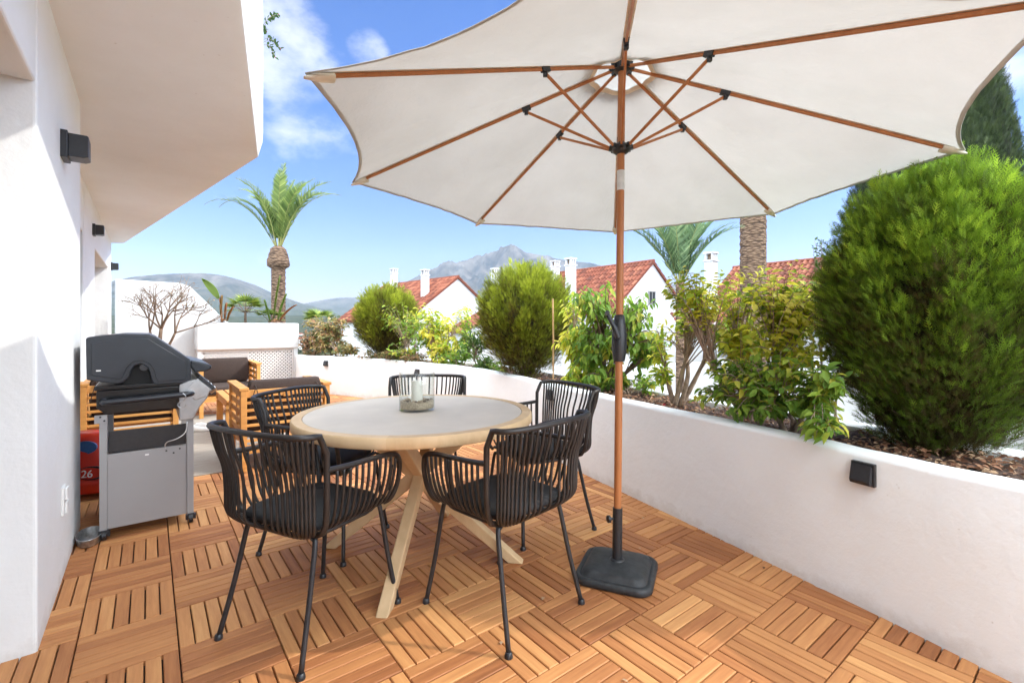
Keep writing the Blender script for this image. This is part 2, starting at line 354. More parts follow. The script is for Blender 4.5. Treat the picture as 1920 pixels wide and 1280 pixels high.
leftm = sky_prof([(-900,590),(-300,560),(0,552),(150,540),(215,525),(250,518),(300,513),(345,511),(385,511),(420,516),(450,524),(480,534),(505,546),(532,556),(560,566),(600,577),(640,590),(700,600)], 6300)
farm = sky_prof([(430,590),(520,574),(565,569),(600,562),(632,557),(665,556),(700,554),(760,556),(900,575),(1000,590)], 8200)
def terrain(azm, r):
    x = r*np.sin(azm); y = r*np.cos(azm)
    base = -3.6 - 10*np.clip((r-25)/300, 0, 1) - 22*np.clip((r-300)/900, 0, 1)
    base = base + 95*np.clip((r-1100)/2000, 0, 1)**1.2 * (0.55 + .8*fbm(x/900, y/900, 4, 3)) * np.clip(np.cos(azm)*2, 0, 1)
    base = base + 7*(fbm(x/120, y/120, 3, 9) - .5) * np.clip((r-60)/300, 0, 1)
    h = base
    for prof, r0, wf, wb, rg, sd in ((leftm, 6300, 2300, 1500, .34, 21), (concha, 7000, 2600, 1200, .55, 33), (farm, 8200, 1500, 700, .2, 44)):
        H = np.interp(azm, prof[0], prof[1])
        d = (r - r0); t = np.where(d < 0, -d/wf, d/wb); t = np.clip(t, 0, 1)
        fall = (1 - t)**1.25
        n = fbm(x/520, y/520, 6, sd, True) - .5
        hh = H*fall + H*rg*n*np.clip(t*5, 0, 1)*np.clip((1-t)*2.2, 0, 1) + H*.012*(fbm(azm*260, r*0+3, 4, sd) - .5)
        h = np.maximum(h, np.where(t < 1, hh, -1e3))
    return h
azs = np.concatenate([np.linspace(-math.pi, -1.0, 40)[:-1], np.linspace(-1.0, .95, 640), np.linspace(.95, math.pi, 40)[1:]])
rs = np.concatenate([np.array([0.5, 6]), np.geomspace(12, 900, 34)[:-1], np.geomspace(900, 2400, 34)[:-1], np.geomspace(2400, 9000, 150)])
AZ, RR = np.meshgrid(azs, rs); ZZ = terrain(AZ, RR)
Vt = np.stack([RR*np.sin(AZ), RR*np.cos(AZ), ZZ], -1).reshape(-1, 3)
na = len(azs); ft = []
for i in range(len(rs)-1):
    for j in range(na-1): ft.append((i*na+j, i*na+j+1, (i+1)*na+j+1, (i+1)*na+j))
me = bpy.data.meshes.new('terrain'); me.from_pydata(Vt.tolist(), [], ft); me.update(); me.polygons.foreach_set('use_smooth', [True]*len(me.polygons))
to = link(bpy.data.objects.new('terrain', me)); tag(to, kind='structure')
m, nt, p = newmat('hillside')
g = nt.nodes.new('ShaderNodeNewGeometry'); sx = nt.nodes.new('ShaderNodeSeparateXYZ'); nt.links.new(g.outputs['Position'], sx.inputs[0])
green = ramp(nt, tex(nt, ns=.02, detail=8, rough=.7), [(.3, (.018, .028, .012)), (.5, (.035, .042, .022)), (.7, (.075, .068, .045))])
rock = ramp(nt, tex(nt, ns=.004, detail=9, rough=.7), [(.38, (.018, .020, .014)), (.5, (.060, .054, .043)), (.66, (.125, .108, .09))])
mr = nt.nodes.new('ShaderNodeMapRange'); nt.links.new(sx.outputs[2], mr.inputs[0]); mr.inputs[1].default_value = 120; mr.inputs[2].default_value = 520
mm = nt.nodes.new('ShaderNodeMix'); mm.data_type = 'RGBA'; nt.links.new(mr.outputs[0], mm.inputs[0]); nt.links.new(green, mm.inputs[6]); nt.links.new(rock, mm.inputs[7]); nt.links.new(mm.outputs[2], p.inputs['Base Color'])
p.inputs['Roughness'].default_value = 1; p.inputs['Specular IOR Level'].default_value = 0
me.materials.append(m)

# ------------------------------------------------------------------ low curved planter wall
wall_pts = [(3.35,-2.1),(2.75,-.75),(2.35,.15),(1.98,.95),(1.667,1.6),(1.516,1.93),(1.37,2.223),(1.085,2.81),(.80,3.37),(.60,3.76),(.30,4.40),(-.02,5.10),(-.55,6.00),(-1.15,6.75),(-2.0,7.5),(-3.0,8.16),(-3.75,8.52),(-4.0,8.72),(-4.08,8.9)]
WC = [Vector((p[0], p[1], 0)) for p in wall_pts]; WC = spline(WC, 5)
def off(path, d):
    o = []
    for i in range(len(path)):
        t = path[min(i+1, len(path)-1)] - path[max(i-1, 0)]; t.normalize(); o.append(path[i] + Vector((t.y, -t.x, 0))*d)
    return o
H_LOW = .655
mb = MB()
prof = [(0, -.3), (0, H_LOW-.02), (.006, H_LOW-.007), (.02, H_LOW), (.10, H_LOW+.003), (.13, H_LOW-.01), (.135, H_LOW-.04), (.135, .3), (.66, .3), (.66, .60), (.67, .628), (.69, .635), (.80, .635), (.82, .62), (.825, -4.5), (.3, -4.5)]
offs = [off(WC, d) for d, z in prof]
ringsL = []
for i in range(len(WC)):
    ringsL.append([(offs[k][i].x, offs[k][i].y, z + (.003*math.sin(i*.45)+.0015*math.sin(i*1.3+1) if z > .5 else 0)) for k, (d, z) in enumerate(prof)])
mb.rings(ringsL)
lw = mb.build('planter_wall', mPl, smooth=True)
tag(lw, 'low curving white rendered planter wall edging the terrace', 'wall')
mb = MB(); a_ = off(WC, .13); b_ = off(WC, .40); c_ = off(WC, .67)
for i in range(len(WC)-1):
    for P, Q in ((a_, b_), (b_, c_)):
        mb.add([(P[i].x,P[i].y,.585+.02*math.sin(i*1.7)),(Q[i].x,Q[i].y,.60+.025*math.sin(i*2.1)),(Q[i+1].x,Q[i+1].y,.60+.025*math.sin((i+1)*2.1)),(P[i+1].x,P[i+1].y,.585+.02*math.sin((i+1)*1.7))], [(0,1,2,3)])
tag(mb.build('soil', mSoil, smooth=True), kind='structure')
mLitter = M_leaf('dry_leaf', [(0, (.10, .04, .02)), (.5, (.27, .13, .07)), (1, (.48, .33, .2))], .1, .8)
Lf = Leaves(); k = 5200; idx = rng.integers(0, len(WC)-2, k); tt = rng.random(k); u = rng.uniform(.145, .65, k)
A_ = np.array([tuple(x) for x in off(WC, .0)]); C_ = np.array([tuple(x) for x in off(WC, 1.0)])
pos = (A_[idx]*(1-tt[:,None]) + A_[idx+1]*tt[:,None])*(1-u[:,None]) + (C_[idx]*(1-tt[:,None]) + C_[idx+1]*tt[:,None])*u[:,None]
pos[:, 2] = rng.uniform(.60, .635, k); ang = rng.random(k)*6.28
Lf.add(pos, np.stack([np.cos(ang), np.sin(ang), rng.normal(0, .25, k)], 1), np.stack([rng.normal(0,.4,k), rng.normal(0,.4,k), np.ones(k)], 1), rng.uniform(.015, .04, k), rng.uniform(.01, .025, k), rng.random(k))
tag(Lf.build('leaf_litter', mLitter), 'dry brown leaf litter scattered over the planter soil', 'leaf litter', kind='stuff')

# ------------------------------------------------------------------ deck of wooden tiles
T = .305; O0 = Vector((-1.475, 1.558, 0))
def inside(px, py, poly):
    c = False; n = len(poly)
    for i in range(n):
        x1, y1 = poly[i]; x2, y2 = poly[(i+1) % n]
        if (y1 > py) != (y2 > py) and px < (x2-x1)*(py-y1)/(y2-y1)+x1: c = not c
    return c
H0 = Vector((-1.739, 1.724, 0))
def hl(b, j, z=0): p_ = H0 + Bv*b + Jv*j; return Vector((p_.x, p_.y, z))
polyT = [(q.x, q.y) for q in off(WC, .30)] + [tuple(hl(.6, 8.35)[:2]), tuple(hl(-.5, 7.9)[:2]), tuple(hl(-.55, -3.6)[:2])]
mb = MB()
def slat(c, d, s, L, W, r):              # one slat, small chamfer on the top
    ch = .0025; z0 = -.02
    vs = []
    for (a, b, z) in ((-L/2,-W/2,z0),(L/2,-W/2,z0),(L/2,W/2,z0),(-L/2,W/2,z0),(-L/2,-W/2,-ch),(L/2,-W/2,-ch),(L/2,W/2,-ch),(-L/2,W/2,-ch),(-L/2+ch,-W/2+ch,0),(L/2-ch,-W/2+ch,0),(L/2-ch,W/2-ch,0),(-L/2+ch,W/2-ch,0)):
        q = c + d*a + s*b; vs.append((q.x, q.y, z + dz))
    uo = random.random()*50; vo = random.random()*50
    def U(k_): 
        aa, bb = ((-L/2,-W/2),(L/2,-W/2),(L/2,W/2),(-L/2,W/2))[k_ % 4]; return (aa+uo, bb+vo)
    fs = [(8,9,10,11),(4,5,9,8),(5,6,10,9),(6,7,11,10),(7,4,8,11),(0,1,5,4),(1,2,6,5),(2,3,7,6),(3,0,4,7)]
    mb.add(vs, fs, r, [[U(k_) for k_ in f] for f in fs])
for i in range(-14, 34):
    for j in range(-16, 34):
        c = O0 + Bv*(i+.5)*T + Jv*(j+.5)*T
        if not inside(c.x, c.y, polyT): continue
        along = (i + j) % 2 == 1
        d, s = (Jv, Bv) if along else (Bv, Jv)
        tr_ = random.random(); dz = random.uniform(-.0008, .0008)
        for k_ in range(6):
            cc = c + s*((k_-2.5)*T/6)
            slat(cc, d, s, T-.0045, T/6-.0052, min(1, max(0, .47 + .55*(tr_-.5) + .50*(random.random()-.5) + random.gauss(0, .08) - (.25 if random.random() < .08 else 0))))
tag(mb.build('deck', mDeck), kind='structure')
mb = MB(); mb.slab(polyT, -.06, -.021)
tag(mb.build('deck_base', mDeckBase), kind='structure')
# fallen leaves on deck
fl_ = [(1137,1022,.9),(1095,1036,.1),(1063,1000,.2),(1207,973,.95),(1232,990,1),(1197,1027,.8),(1432,1063,.1),(1676,1165,.1),(1480,1064,.15),(1020,1120,.9),(1165,1275,1),(940,1203,.9)]
Lf = Leaves()
for px, py, r_ in fl_:
    d_ = FP*CH/(py-HY); a1 = random.random()*6.28
    Lf.add([[(px-CX)/FP*d_, d_, .004]], [[math.cos(a1), math.sin(a1), .1]], [[.1, .1, 1]], random.uniform(.014, .028), random.uniform(.01, .018), [r_])
tag(Lf.build('fallen_leaves', mLitter), 'dry leaf scraps fallen on the wooden deck tiles', 'leaf litter', kind='stuff')

# ------------------------------------------------------------------ house with balcony
hs_t = thing('terrace_house', 'white rendered house wall with overhanging balcony on the left', 'house', (H0.x, H0.y, 0), YAW)
mb = MB(); SO = 2.52; LT = 2.083
mb.box(-.42, 0, 0, 1.38, -.1, SO+.02)                    # thick pier
mb.box(-.42, -.003, -6, 0, LT, SO+.02)                   # lintel over the near door
mb.box(-.42, .0, -6.0, -2.6, -.1, LT)
mb.box(-.60, -.146, 1.38, 1.62, -.1, SO+.02)
mb.box(-.60, -.147, 1.62, 3.34, 2.05, SO+.02)
mb.box(-.60, -.146, 3.34, 4.48, -.1, SO+.02)
mb.box(-.60, -.147, 4.48, 6.70, 2.05, SO+.02)
mb.box(-.60, -.146, 6.70, 7.38, -.1, SO+.02)
mb.box(-4.0, -.58, 7.15, 7.38, -.1, SO+.02)
mb.build('wall', mPl, hs_t, bevel=.012, seg=3)
mb = MB(); mb.box(-4, -.6, -6, 7.38, SO+.3, 6.2); mb.build('upper_wall', mPl, hs_t)
def door(y0, y1, x, ztop):
    f = MB(); 
    for a, b in ((y0, y0+.06), ((y0+y1)/2-.03, (y0+y1)/2+.03), (y1-.06, y1)): f.box(x-.06, x, a, b, 0, ztop)
    f.box(x-.058, x-.002, y0+.06, y1-.06, ztop-.06, ztop-.002); f.box(x-.058, x-.002, y0+.06, y1-.06, 0.001, .06)
    fo = f.build('door_frame', mBlack2, hs_t, bevel=.004)
    gl = MB(); gl.box(x-.04, x-.03, y0+.06, y1-.06, .06, ztop-.06); gl.build('pane', mGlassDark, fo)
mBlack2 = M_simple('grey_frame', (.22, .22, .22), .5, var=.05)
door(-2.6, 0, -.36, LT); door(1.62, 3.34, -.40, 2.05); door(4.48, 6.70, -.44, 2.05)
# balcony: slab + parapet (local coords)
def loc(p): d = Vector((p[0], p[1], 0)) - H0; return (d.dot(Bv), d.dot(Jv))
P1 = (-1.965, 3.715); P2 = (-6.19, 7.56); PN = (.62, -1.45)
q0 = loc((P1[0]+ .0, P1[1])); q1 = loc(P2); qn = loc(PN)
outer = [qn, q0, q1, (-.1, 7.44), (-.5, 7.46), (-.5, -6)]
outer2 = [(outer[-1][0], -6)]
mb = MB(); n = len(outer)
def inset(poly, d):
    o = []; m_ = len(poly)
    for i in range(m_):
        a, b, c = Vector(poly[i-1]), Vector(poly[i]), Vector(poly[(i+1) % m_])
        e1 = (b-a).normalized(); e2 = (c-b).normalized(); n1 = Vector((-e1.y, e1.x)); n2 = Vector((-e2.y, e2.x))
        k_ = (n1+n2); k_ /= max(.3, (1 + n1.dot(n2))); o.append((b.x + k_.x*d, b.y + k_.y*d))
    return o
area = sum(outer[i][0]*outer[(i+1) % n][1] - outer[(i+1) % n][0]*outer[i][1] for i in range(n))
sg = 1 if area > 0 else -1
rg_ = []
for d, z in ((.16, SO-.0), (.05, SO-.006), (.035, SO+.0), (.004, SO+.12), (0, SO+.2), (0, 3.66), (.02, 3.69), (.14, 3.69), (.15, 3.66), (.15, 2.82)):
    rg_.append([(p_[0], p_[1], z) for p_ in inset(outer, d*sg)])
mb.rings(rg_); bo = mb.build('balcony', mPl, hs_t, smooth=True)
# wall lamps
def wall_lamp(pos, rz, label, sc=1.0, house=False):
    t = thing('wall_lamp', label, 'wall lamp', pos, rz, 'black box wall lamps')
    b = MB(); b.box(-.052*sc, .052*sc, -.001, .022*sc, -.055*sc, .055*sc); b.build('back_plate', mBlack, t, bevel=.003)
    b = MB(); b.prism([(.022*sc*0, 0)], 0, 0) if False else None
    prf = [(.022, -.047), (.022, .047), (.080, .047), (.085, .042), (.085, -.040), (.070, -.047)] if house else [(.022, -.047), (.022, .036), (.034, .047), (.052, -.030), (.046, -.047)]
    vs = [(-.045*sc, y*sc, z*sc) for y, z in prf] + [(.045*sc, y*sc, z*sc) for y, z in prf]; k_ = len(prf)
    b.add(vs, [tuple(range(k_)), tuple(range(2*k_-1, k_-1, -1))] + [(i, (i+1) % k_, (i+1) % k_+k_, i+k_) for i in range(k_)])
    b.build('shade', mBlack, t, bevel=.003)
    return t
def on_low(px, z, k):
    best = None
    for i in range(len(WC)-1):
        for s_ in range(10):
            q = WC[i].lerp(WC[i+1], s_/10); e = abs(CX + FP*q.x/q.y - px) if q.y > .5 else 1e9
            if best is None or e < best[0]:
                t = WC[i+1]-WC[i]; best = (e, q, math.atan2(t.y, t.x))
    return (best[1].x, best[1].y, z), best[2]
for (px, z, lb) in ((1620, .574, 'black box lamp low on the white planter wall below the big conifer'), (1034, .567, 'black box lamp seen through the slatted back of the right rear chair'),
                    (783, .505, 'black box lamp on the planter wall seen through the glass vase'), (612, .535, 'small black box lamp on the far curve of the planter wall near the lattice')):
    q, a1 = on_low(px, z, 0); wall_lamp(q, a1, lb, .86)
def on_house(b, j, z): q = hl(b, j); return (q.x, q.y, z)
wall_lamp(on_house(.0, .62, 2.04), YAW-R(90), 'large black box lamp high on the nearest house pier under the balcony', 1.15, True)
wall_lamp(on_house(-.146, 4.08+.15, 2.21), YAW-R(90), 'black box lamp beside the recessed doorway, middle one along the house wall', 1.1, True)
wall_lamp(on_house(-.146, 7.28, 2.13), YAW-R(90), 'farthest black box lamp at the end corner of the house, against the sky', 1.1, True)
# socket
t = thing('wall_socket', 'white double power socket low on the house pier', 'socket', on_house(0, .62, .375), YAW-R(90))
b = MB(); b.box(-.04, .04, 0, .012, -.065, .065); b.build('plate', mWhiteP, t, bevel=.004)
for z in (-.032, .032):
    b = MB(); b.box(-.03, .03, .012, .022, z-.027, z+.027); b.build('cover', mWhiteP, t, bevel=.004)

# garden wall, upper planter with lattice
mb = MB(); 
gw = [(0, -.1), (0, 1.95), (.86, 1.93), (1.0, 1.88), (1.55, 1.27), (1.9, 1.1), (1.9, -.1)]
G = Matrix.Rotation(YAW, 4, 'Z'); G.translation = Vector((-6.38, 7.56, 0))
mb.prism(gw, 0, .16, M=G)
tag(mb.build('garden_wall', mPl3, bevel=.02, seg=3), 'tall white garden wall with a sloping top behind the bare tree', 'wall')
t = thing('raised_planter', 'white raised planter box over a diamond lattice screen', 'planter', (-5.30, 7.90, 0), YAW)
mb = MB(); mb.box(0, 1.62, 0, .75, .775, 1.245); mb.build('planter_box', mPl3, t, bevel=.03, seg=3)
mb = MB(); mb.box(.02, .07, .03, .75, 0, .775); mb.box(1.53, 1.60, .03, .75, 0, .775); mb.box(.07, 1.53, .5, .56, 0, .775); mb.build('support_wall', mPl3, t)
mb = MB(); mb.box(.07, 1.53, .06, .075, .74, .775); mb.box(.07, 1.53, .06, .075, 0, .03); mb.box(.07, .1, .06, .075, .03, .74); mb.box(1.50, 1.53, .06, .075, .03, .74)
step = .062; x0, x1, z0, z1 = .1, 1.5, .03, .74
for sgn, yy in ((1, .062), (-1, .068)):
    k_ = -30
    while k_ < 60:
        c0 = k_*step; pts = []
        for s_ in ((x0, None), (x1, None), (None, z0), (None, z1)):
            if s_[0] is not None: x = s_[0]; z = sgn*(x - c0) if sgn > 0 else -(x - c0)
            else: z = s_[1]; x = c0 + z if sgn > 0 else c0 - z
            if x0-1e-6 <= x <= x1+1e-6 and z0-1e-6 <= z <= z1+1e-6: pts.append((x, z))
        if len(pts) >= 2:
            a1 = min(pts); b1_ = max(pts)
            if b1_[0]-a1[0] > .02: mb.bar((a1[0], yy, a1[1]), (b1_[0], yy, b1_[1]), .005, .026, up=(0, 1, 0)) if False else mb.add(
                [(a1[0]-.0085*(sgn), yy, a1[1]+.0085), (a1[0]+.0085*sgn, yy, a1[1]-.0085), (b1_[0]+.0085*sgn, yy, b1_[1]-.0085), (b1_[0]-.0085*sgn, yy, b1_[1]+.0085),
                 (a1[0]-.0085*(sgn), yy+.005, a1[1]+.0085), (a1[0]+.0085*sgn, yy+.005, a1[1]-.0085), (b1_[0]+.0085*sgn, yy+.005, b1_[1]-.0085), (b1_[0]-.0085*sgn, yy+.005, b1_[1]+.0085)],
                [(0,1,2,3),(7,6,5,4),(0,4,5,1),(1,5,6,2),(2,6,7,3),(3,7,4,0)])
        k_ += 1
mb.build('lattice', mWhite, t)
mb = MB(); mb.box(.07, 1.53, .44, .49, 0, .77); mb.build('shade_backing', M_simple('shadow_board', (.05, .045, .04), .9), t)  # dark sheet added for the shade in the gap behind the lattice
mb = MB(); mb.box(.06, 1.56, .06, .69, 1.2, 1.249); mb.build('soil_fill', mSoil, t)

# ------------------------------------------------------------------ dining chairs
def make_chair():
    t = thing('dining_chair', '', 'chair', group='black slatted dining chairs round the table')
    def back_top(u):       # u -1..1
        a = u*R(88); s_ = math.sin(a); c_ = math.cos(a)
        return Vector((.268*math.copysign(abs(s_)**.75, s_), -.185 - .125*abs(c_)**.55, .815 + .008*abs(c_)))
    def back_bot(u):
        a = u*R(88); s_ = math.sin(a); c_ = math.cos(a)
        return Vector((.232*math.copysign(abs(s_)**.7, s_), -.155 - .095*abs(c_)**.5, .455))
    b = MB()
    rail = [back_top(-1 + 2*i/40) for i in range(41)]
    low = [Vector((sx_*.268, -.178, z)) for sx_, z in ((-1, .80),)]
    def post(s_): return [Vector((s_*.268, -.178, .800)), Vector((s_*.268, -.174, .75)), Vector((s_*.266, -.170, .66)), Vector((s_*.258, -.164, .56)), Vector((s_*.246, -.158, .49)), Vector((s_*.225, -.152, .455)), Vector((s_*.185, -.148, .437))]
    b.tube(post(-1)[::-1][:-1] + rail + post(1)[1:], .0115, 8)
    def rodpath(T_, B_):
        c_ = Vector((0, -.02, 0)); inn = Vector((-B_.x, c_.y - B_.y, 0)); 
        if inn.length: inn.normalize()
        p1 = T_.lerp(B_, .30); p1.z = .74; p2 = T_.lerp(B_, .66) + inn*.004; p2.z = .66; p3 = T_.lerp(B_, .86) ; p3.z = .57; p4 = B_ - inn*.006; p4.z = .50
        p5 = B_.copy(); p5.z = .468; p5 += inn*.012; p6 = B_ + inn*.06; p6.z = .437
        return spline([T_, p1, p2, p3, p4, p5, p6], 4)
    for i in range(1, 24):
        u = -1 + 2*i/24; b.tube(rodpath(back_top(u), back_bot(u)), .0062, 6)
    b.build('backrest', mRod, t, smooth='all')
    for s_ in (-1, 1):
        b = MB()
        arm = spline([(s_*.266, -.176, .690), (s_*.272, -.09, .684), (s_*.275, .03, .679), (s_*.273, .13, .672), (s_*.266, .195, .652), (s_*.255, .225, .60), (s_*.238, .228, .52), (s_*.215, .215, .462), (s_*.185, .205, .44)], 6)
        b.tube(arm, .0108, 8)
        for k_ in range(11):
            y = -.13 + k_*.0315; 
            zt = .684 - .012*(y+.13)/.3 - (max(0, y-.12)**2)*6; xt = .2725 - max(0, y-.13)*.08
            yb = -.115 + k_*.0285
            b.tube(spline([(s_*xt, y, zt), (s_*(xt-.004), y*.99, .60), (s_*.250, (y+yb)/2, .52), (s_*.226, yb, .470), (s_*.19, yb*.97, .442)], 4), .006, 6)
        b.build('armrest', mRod, t, smooth='all')
    b = MB()
    fr = []
    for i in range(32):
        a = 2*math.pi*i/32; fr.append((.195*math.copysign(abs(math.cos(a))**.45, math.cos(a)), .0+.19*math.copysign(abs(math.sin(a))**.45, math.sin(a)), .438))
    b.tube(fr, .009, 8, closed=True)
    for k_ in range(12):
        x = -.165 + k_*.03; b.tube([(x, -.195, .446), (x, 0, .441), (x, .19, .446)], .005, 6)
    b.tube([(-.19, .19, .45), (0, .198, .452), (.19, .19, .45)], .009, 8)
    b.build('seat_frame', mRod, t, smooth='all')
    b = MB(); rr_ = []
    for z, g_ in ((.453, -.02), (.458, -.004), (.470, 0), (.482, -.006), (.489, -.025), (.491, -.08)):
        q = []
        for i in range(40):
            a = 2*math.pi*i/40; q.append(((.20+g_)*math.copysign(abs(math.cos(a))**.4, math.cos(a)), (.20+g_)*math.copysign(abs(math.sin(a))**.4, math.sin(a)), z))
        rr_.append(q)
    b.rings(rr_); b.build('seat_cushion', mCush, t, smooth='all')
    for sx_ in (-1, 1):
        for sy_ in (-1, 1):
            b = MB(); tx, ty = (.158, .205) if sy_ > 0 else (.186, .150)
            pth = spline([(sx_*(tx-.10), sy_*(ty-.02), .429), (sx_*(tx-.045), sy_*(ty-.006), .430), (sx_*(tx-.012), sy_*ty, .424), (sx_*(tx+.004), sy_*(ty+.006), .400), (sx_*(tx*.5+.1135), sy_*(ty*.5+.123), .20), (sx_*.226, sy_*.245, .012)], 5)
            b.tube(pth, .0098, 10); lo = b.build('leg', mBlack, t, smooth='all')
            b = MB(); b.lathe([(.010, .020), (.013, .017), (.0150, .008), (.0155, .0005)], (sx_*.227, sy_*.246, 0), 14); b.build('foot_cap', mBlack, lo, smooth=True)
    return t
chair = make_chair()
TBL = Vector((-.5, 2.47, 0))
chairs = [((-.807, 1.915), (.45, .893), 'black slatted chair at the front left of the table, nearest the grill cart'),
          ((-.036, 2.03), (-.73, .685), 'black slatted chair at the front right of the table, beside the umbrella base'),
          ((.155, 2.83), (-.86, -.51), 'black slatted chair behind the front right one, against the low planter wall'),
          ((-1.03, 2.62), (.97, -.22), 'black slatted chair tucked in at the left rear, next to the wooden armchair'),
          ((-.60, 3.22), (.06, -1.0), 'black slatted chair at the far side of the table, its top rail behind the vase')]
for i, (p_, d_, lb) in enumerate(chairs):
    o = chair if i == 0 else copy_tree(chair)
    o.location = (p_[0], p_[1], .001); o.rotation_euler = (0, 0, math.atan2(-d_[0], d_[1])); o['label'] = lb

# ------------------------------------------------------------------ round table
t = thing('round_table', 'round pale wood dining table with grey inlaid top and crossed legs', 'table', TBL)
b = MB(); b.lathe([(.515, .7485), (.598, .7485), (.603, .743), (.603, .708), (.596, .700), (.515, .700)], n=96)
b.v = b.v; 
b2 = MB(); n = 96; pr = [(.552, .749), (.597, .749), (.603, .743), (.603, .706), (.597, .700), (.40, .700), (.40, .715), (.552, .715)]
for k_ in range(n):
    a1, a2 = 2*math.pi*k_/n, 2*math.pi*(k_+1)/n; seg_r = (int(k_/12)*.37) % 1
    vs = [(r_*math.cos(a1), r_*math.sin(a1), z) for r_, z in pr] + [(r_*math.cos(a2), r_*math.sin(a2), z) for r_, z in pr]; m_ = len(pr)
    b2.add(vs, [(i, (i+1) % m_, (i+1) % m_+m_, i+m_)[::-1] for i in range(m_)], seg_r)
b2.build('rim', mTable, t, smooth=True)
b = MB(); b.lathe([(.549, .716), (.5505, .746), (.5485, .7484)], n=96); b.build('inlay', mGreyTop, t, smooth=True)
feet = [(-.043, -.515), (.527, -.07), (-.482, .093), (.066, .523)]
for i, (fx, fy) in enumerate(feet):
    d = Vector((-fx, -fy, 0)).normalized(); s_ = Vector((-d.y, d.x, 0))*.028*(1 if i % 2 else -1)
    b = MB(); a1 = Vector((fx, fy, 0)); top = d*.33 + s_; a1 = a1 + s_*.4
    L_ = Vector((top.x, top.y, .699)) - a1
    bb = a1 + L_
    x = s_.normalized()*.0275; hw = Vector((d.x, d.y, 0))*.055
    b.add([a1-x-hw*.6, a1+x-hw*.6, a1+x+hw*.75, a1-x+hw*.75, bb-x-hw*1.1, bb+x-hw*1.1, bb+x+hw*1.2, bb-x+hw*1.2], [(3,2,1,0),(4,5,6,7),(0,1,5,4),(1,2,6,5),(2,3,7,6),(3,0,4,7)], .3+.15*i)
    b.build('leg', mTable, t, bevel=.006)
b = MB(); b.bar((-.38, -.04, .685), (.38, .04, .685), .08, .028); b.bar((-.04, .38, .6845), (.04, -.38, .6845), .08, .026); b.build('cross_brace', mTable, t, bevel=.003)
# vase with candle
vx, vy = -.505, 2.50
t = thing('glass_vase', 'clear glass cylinder vase at the centre of the table', 'vase', (vx, vy, .7495))
b = MB(); b.lathe([(.0, .0), (.090, 0), (.0925, .003), (.0925, .195), (.0915, .197), (.0895, .195), (.0895, .012), (.0, .012)], n=64); b.build('glass_cylinder', mGlass, t, smooth=True)
b = MB(); rg_ = [[(.0885*math.cos(2*math.pi*i/40), .0885*math.sin(2*math.pi*i/40), .0125) for i in range(40)], [(.0885*math.cos(2*math.pi*i/40), .0885*math.sin(2*math.pi*i/40), .048+.006*math.sin(i*.9)+.004*math.sin(i*2.2)) for i in range(40)],
      [(.05*math.cos(2*math.pi*i/40), .05*math.sin(2*math.pi*i/40), .046+.004*math.sin(i*1.3)) for i in range(40)]]
b.rings(rg_); sd = b.build('sand', mSand, thing('sand_fill', 'beige sand and pebbles filling the bottom of the vase', 'sand', (vx, vy, .7495)), smooth='all')
for k_ in range(26):
    a1 = random.random()*6.28; rr_ = random.uniform(.035, .08); b = MB()
    b.lathe([(.002, -.004), (.006, -.002), (.0075, .001), (.005, .004), (.001, .005)], (rr_*math.cos(a1), rr_*math.sin(a1), .052), 8)
    b.build('pebble', mSand if k_ % 3 else mBark, sd.parent, smooth='all')
t = thing('candle', 'white pillar candle standing in the sand of the vase', 'candle', (vx, vy, .7495))
b = MB(); b.lathe([(.030, .045), (.030, .150), (.028, .154), (.020, .152), (.004, .150)], n=32); b.build('wax', mCandle, t, smooth=True)
b = MB(); b.tube([(0, 0, .149), (.001, 0, .158), (.003, 0, .165)], .001, 6); b.build('wick', mBlack, t)

# ------------------------------------------------------------------ umbrella
BX, BY = .507, 2.27; HX, HYY = .556, 2.383
t = thing('patio_umbrella', 'large off-white patio umbrella with brown wooden pole and eight ribs', 'umbrella', (BX, BY, 0))
def ax(z): k_ = (z-.06)/(2.506-.06); return Vector((k_*(HX-BX), k_*(HYY-BY), z))
hub = Vector((HX-BX, HYY-BY, 2.506))
b = MB(); b.tube([ax(.30), ax(1.02)], .0185, 16); b.tube([ax(1.24), ax(1.875)], .0185, 16); b.tube([ax(1.965), ax(2.50)], .0185, 16); b.build('pole', mPole, t, smooth=True)
b = MB(); b.tube([ax(1.87), ax(1.97)], .0195, 16); b.build('tilt_sleeve', M_simple('dull_sleeve', (.62, .62, .6), .4, .3), t, smooth=True)
b = MB(); b.tube([ax(z) for z in (1.02, 1.035, 1.06, 1.10, 1.15, 1.19, 1.215, 1.245, 1.25)], [.026, .030, .033, .037, .036, .032, .028, .024, .018], 20); co = b.build('crank_housing', mBlack, t, smooth=True)
b = MB(); p_ = ax(1.14); b.tube([p_ + Vector((-.015, -.035, 0)), p_ + Vector((-.018, -.052, .005))], .014, 12); b.tube(spline([p_+Vector((-.018, -.054, .0)), p_+Vector((-.036, -.056, .045)), p_+Vector((-.060, -.057, .090)), p_+Vector((-.072, -.057, .115))], 4), [.014]*5+[.010]*8, 10)
b.tube([p_+Vector((-.072, -.057, .112)), p_+Vector((-.075, -.088, .118))], .011, 10); b.build('crank_handle', mBlack, co, smooth=True)
def orient(r_, k_, z):      # umbrella polar position, k_ = rib number
    a = 3.733 - k_*math.pi/4; dx, dy = r_*math.cos(a), r_*math.sin(a)
    return Vector((hub.x+dx, hub.y+dy, z - .015*dx - .02*dy))
def ribz(r_): return 2.498 - (r_-.03)*.352
b = MB(); b.lathe([(.022, -.03), (.034, -.028), (.046, -.012), (.046, .012), (.034, .022), (.02, .03)], hub, 24)
for k_ in range(8): b.bar(orient(.03, k_, 2.503), orient(.062, k_, 2.492), .022, .026)
b.build('top_hub', mBlack, t, smooth=True)
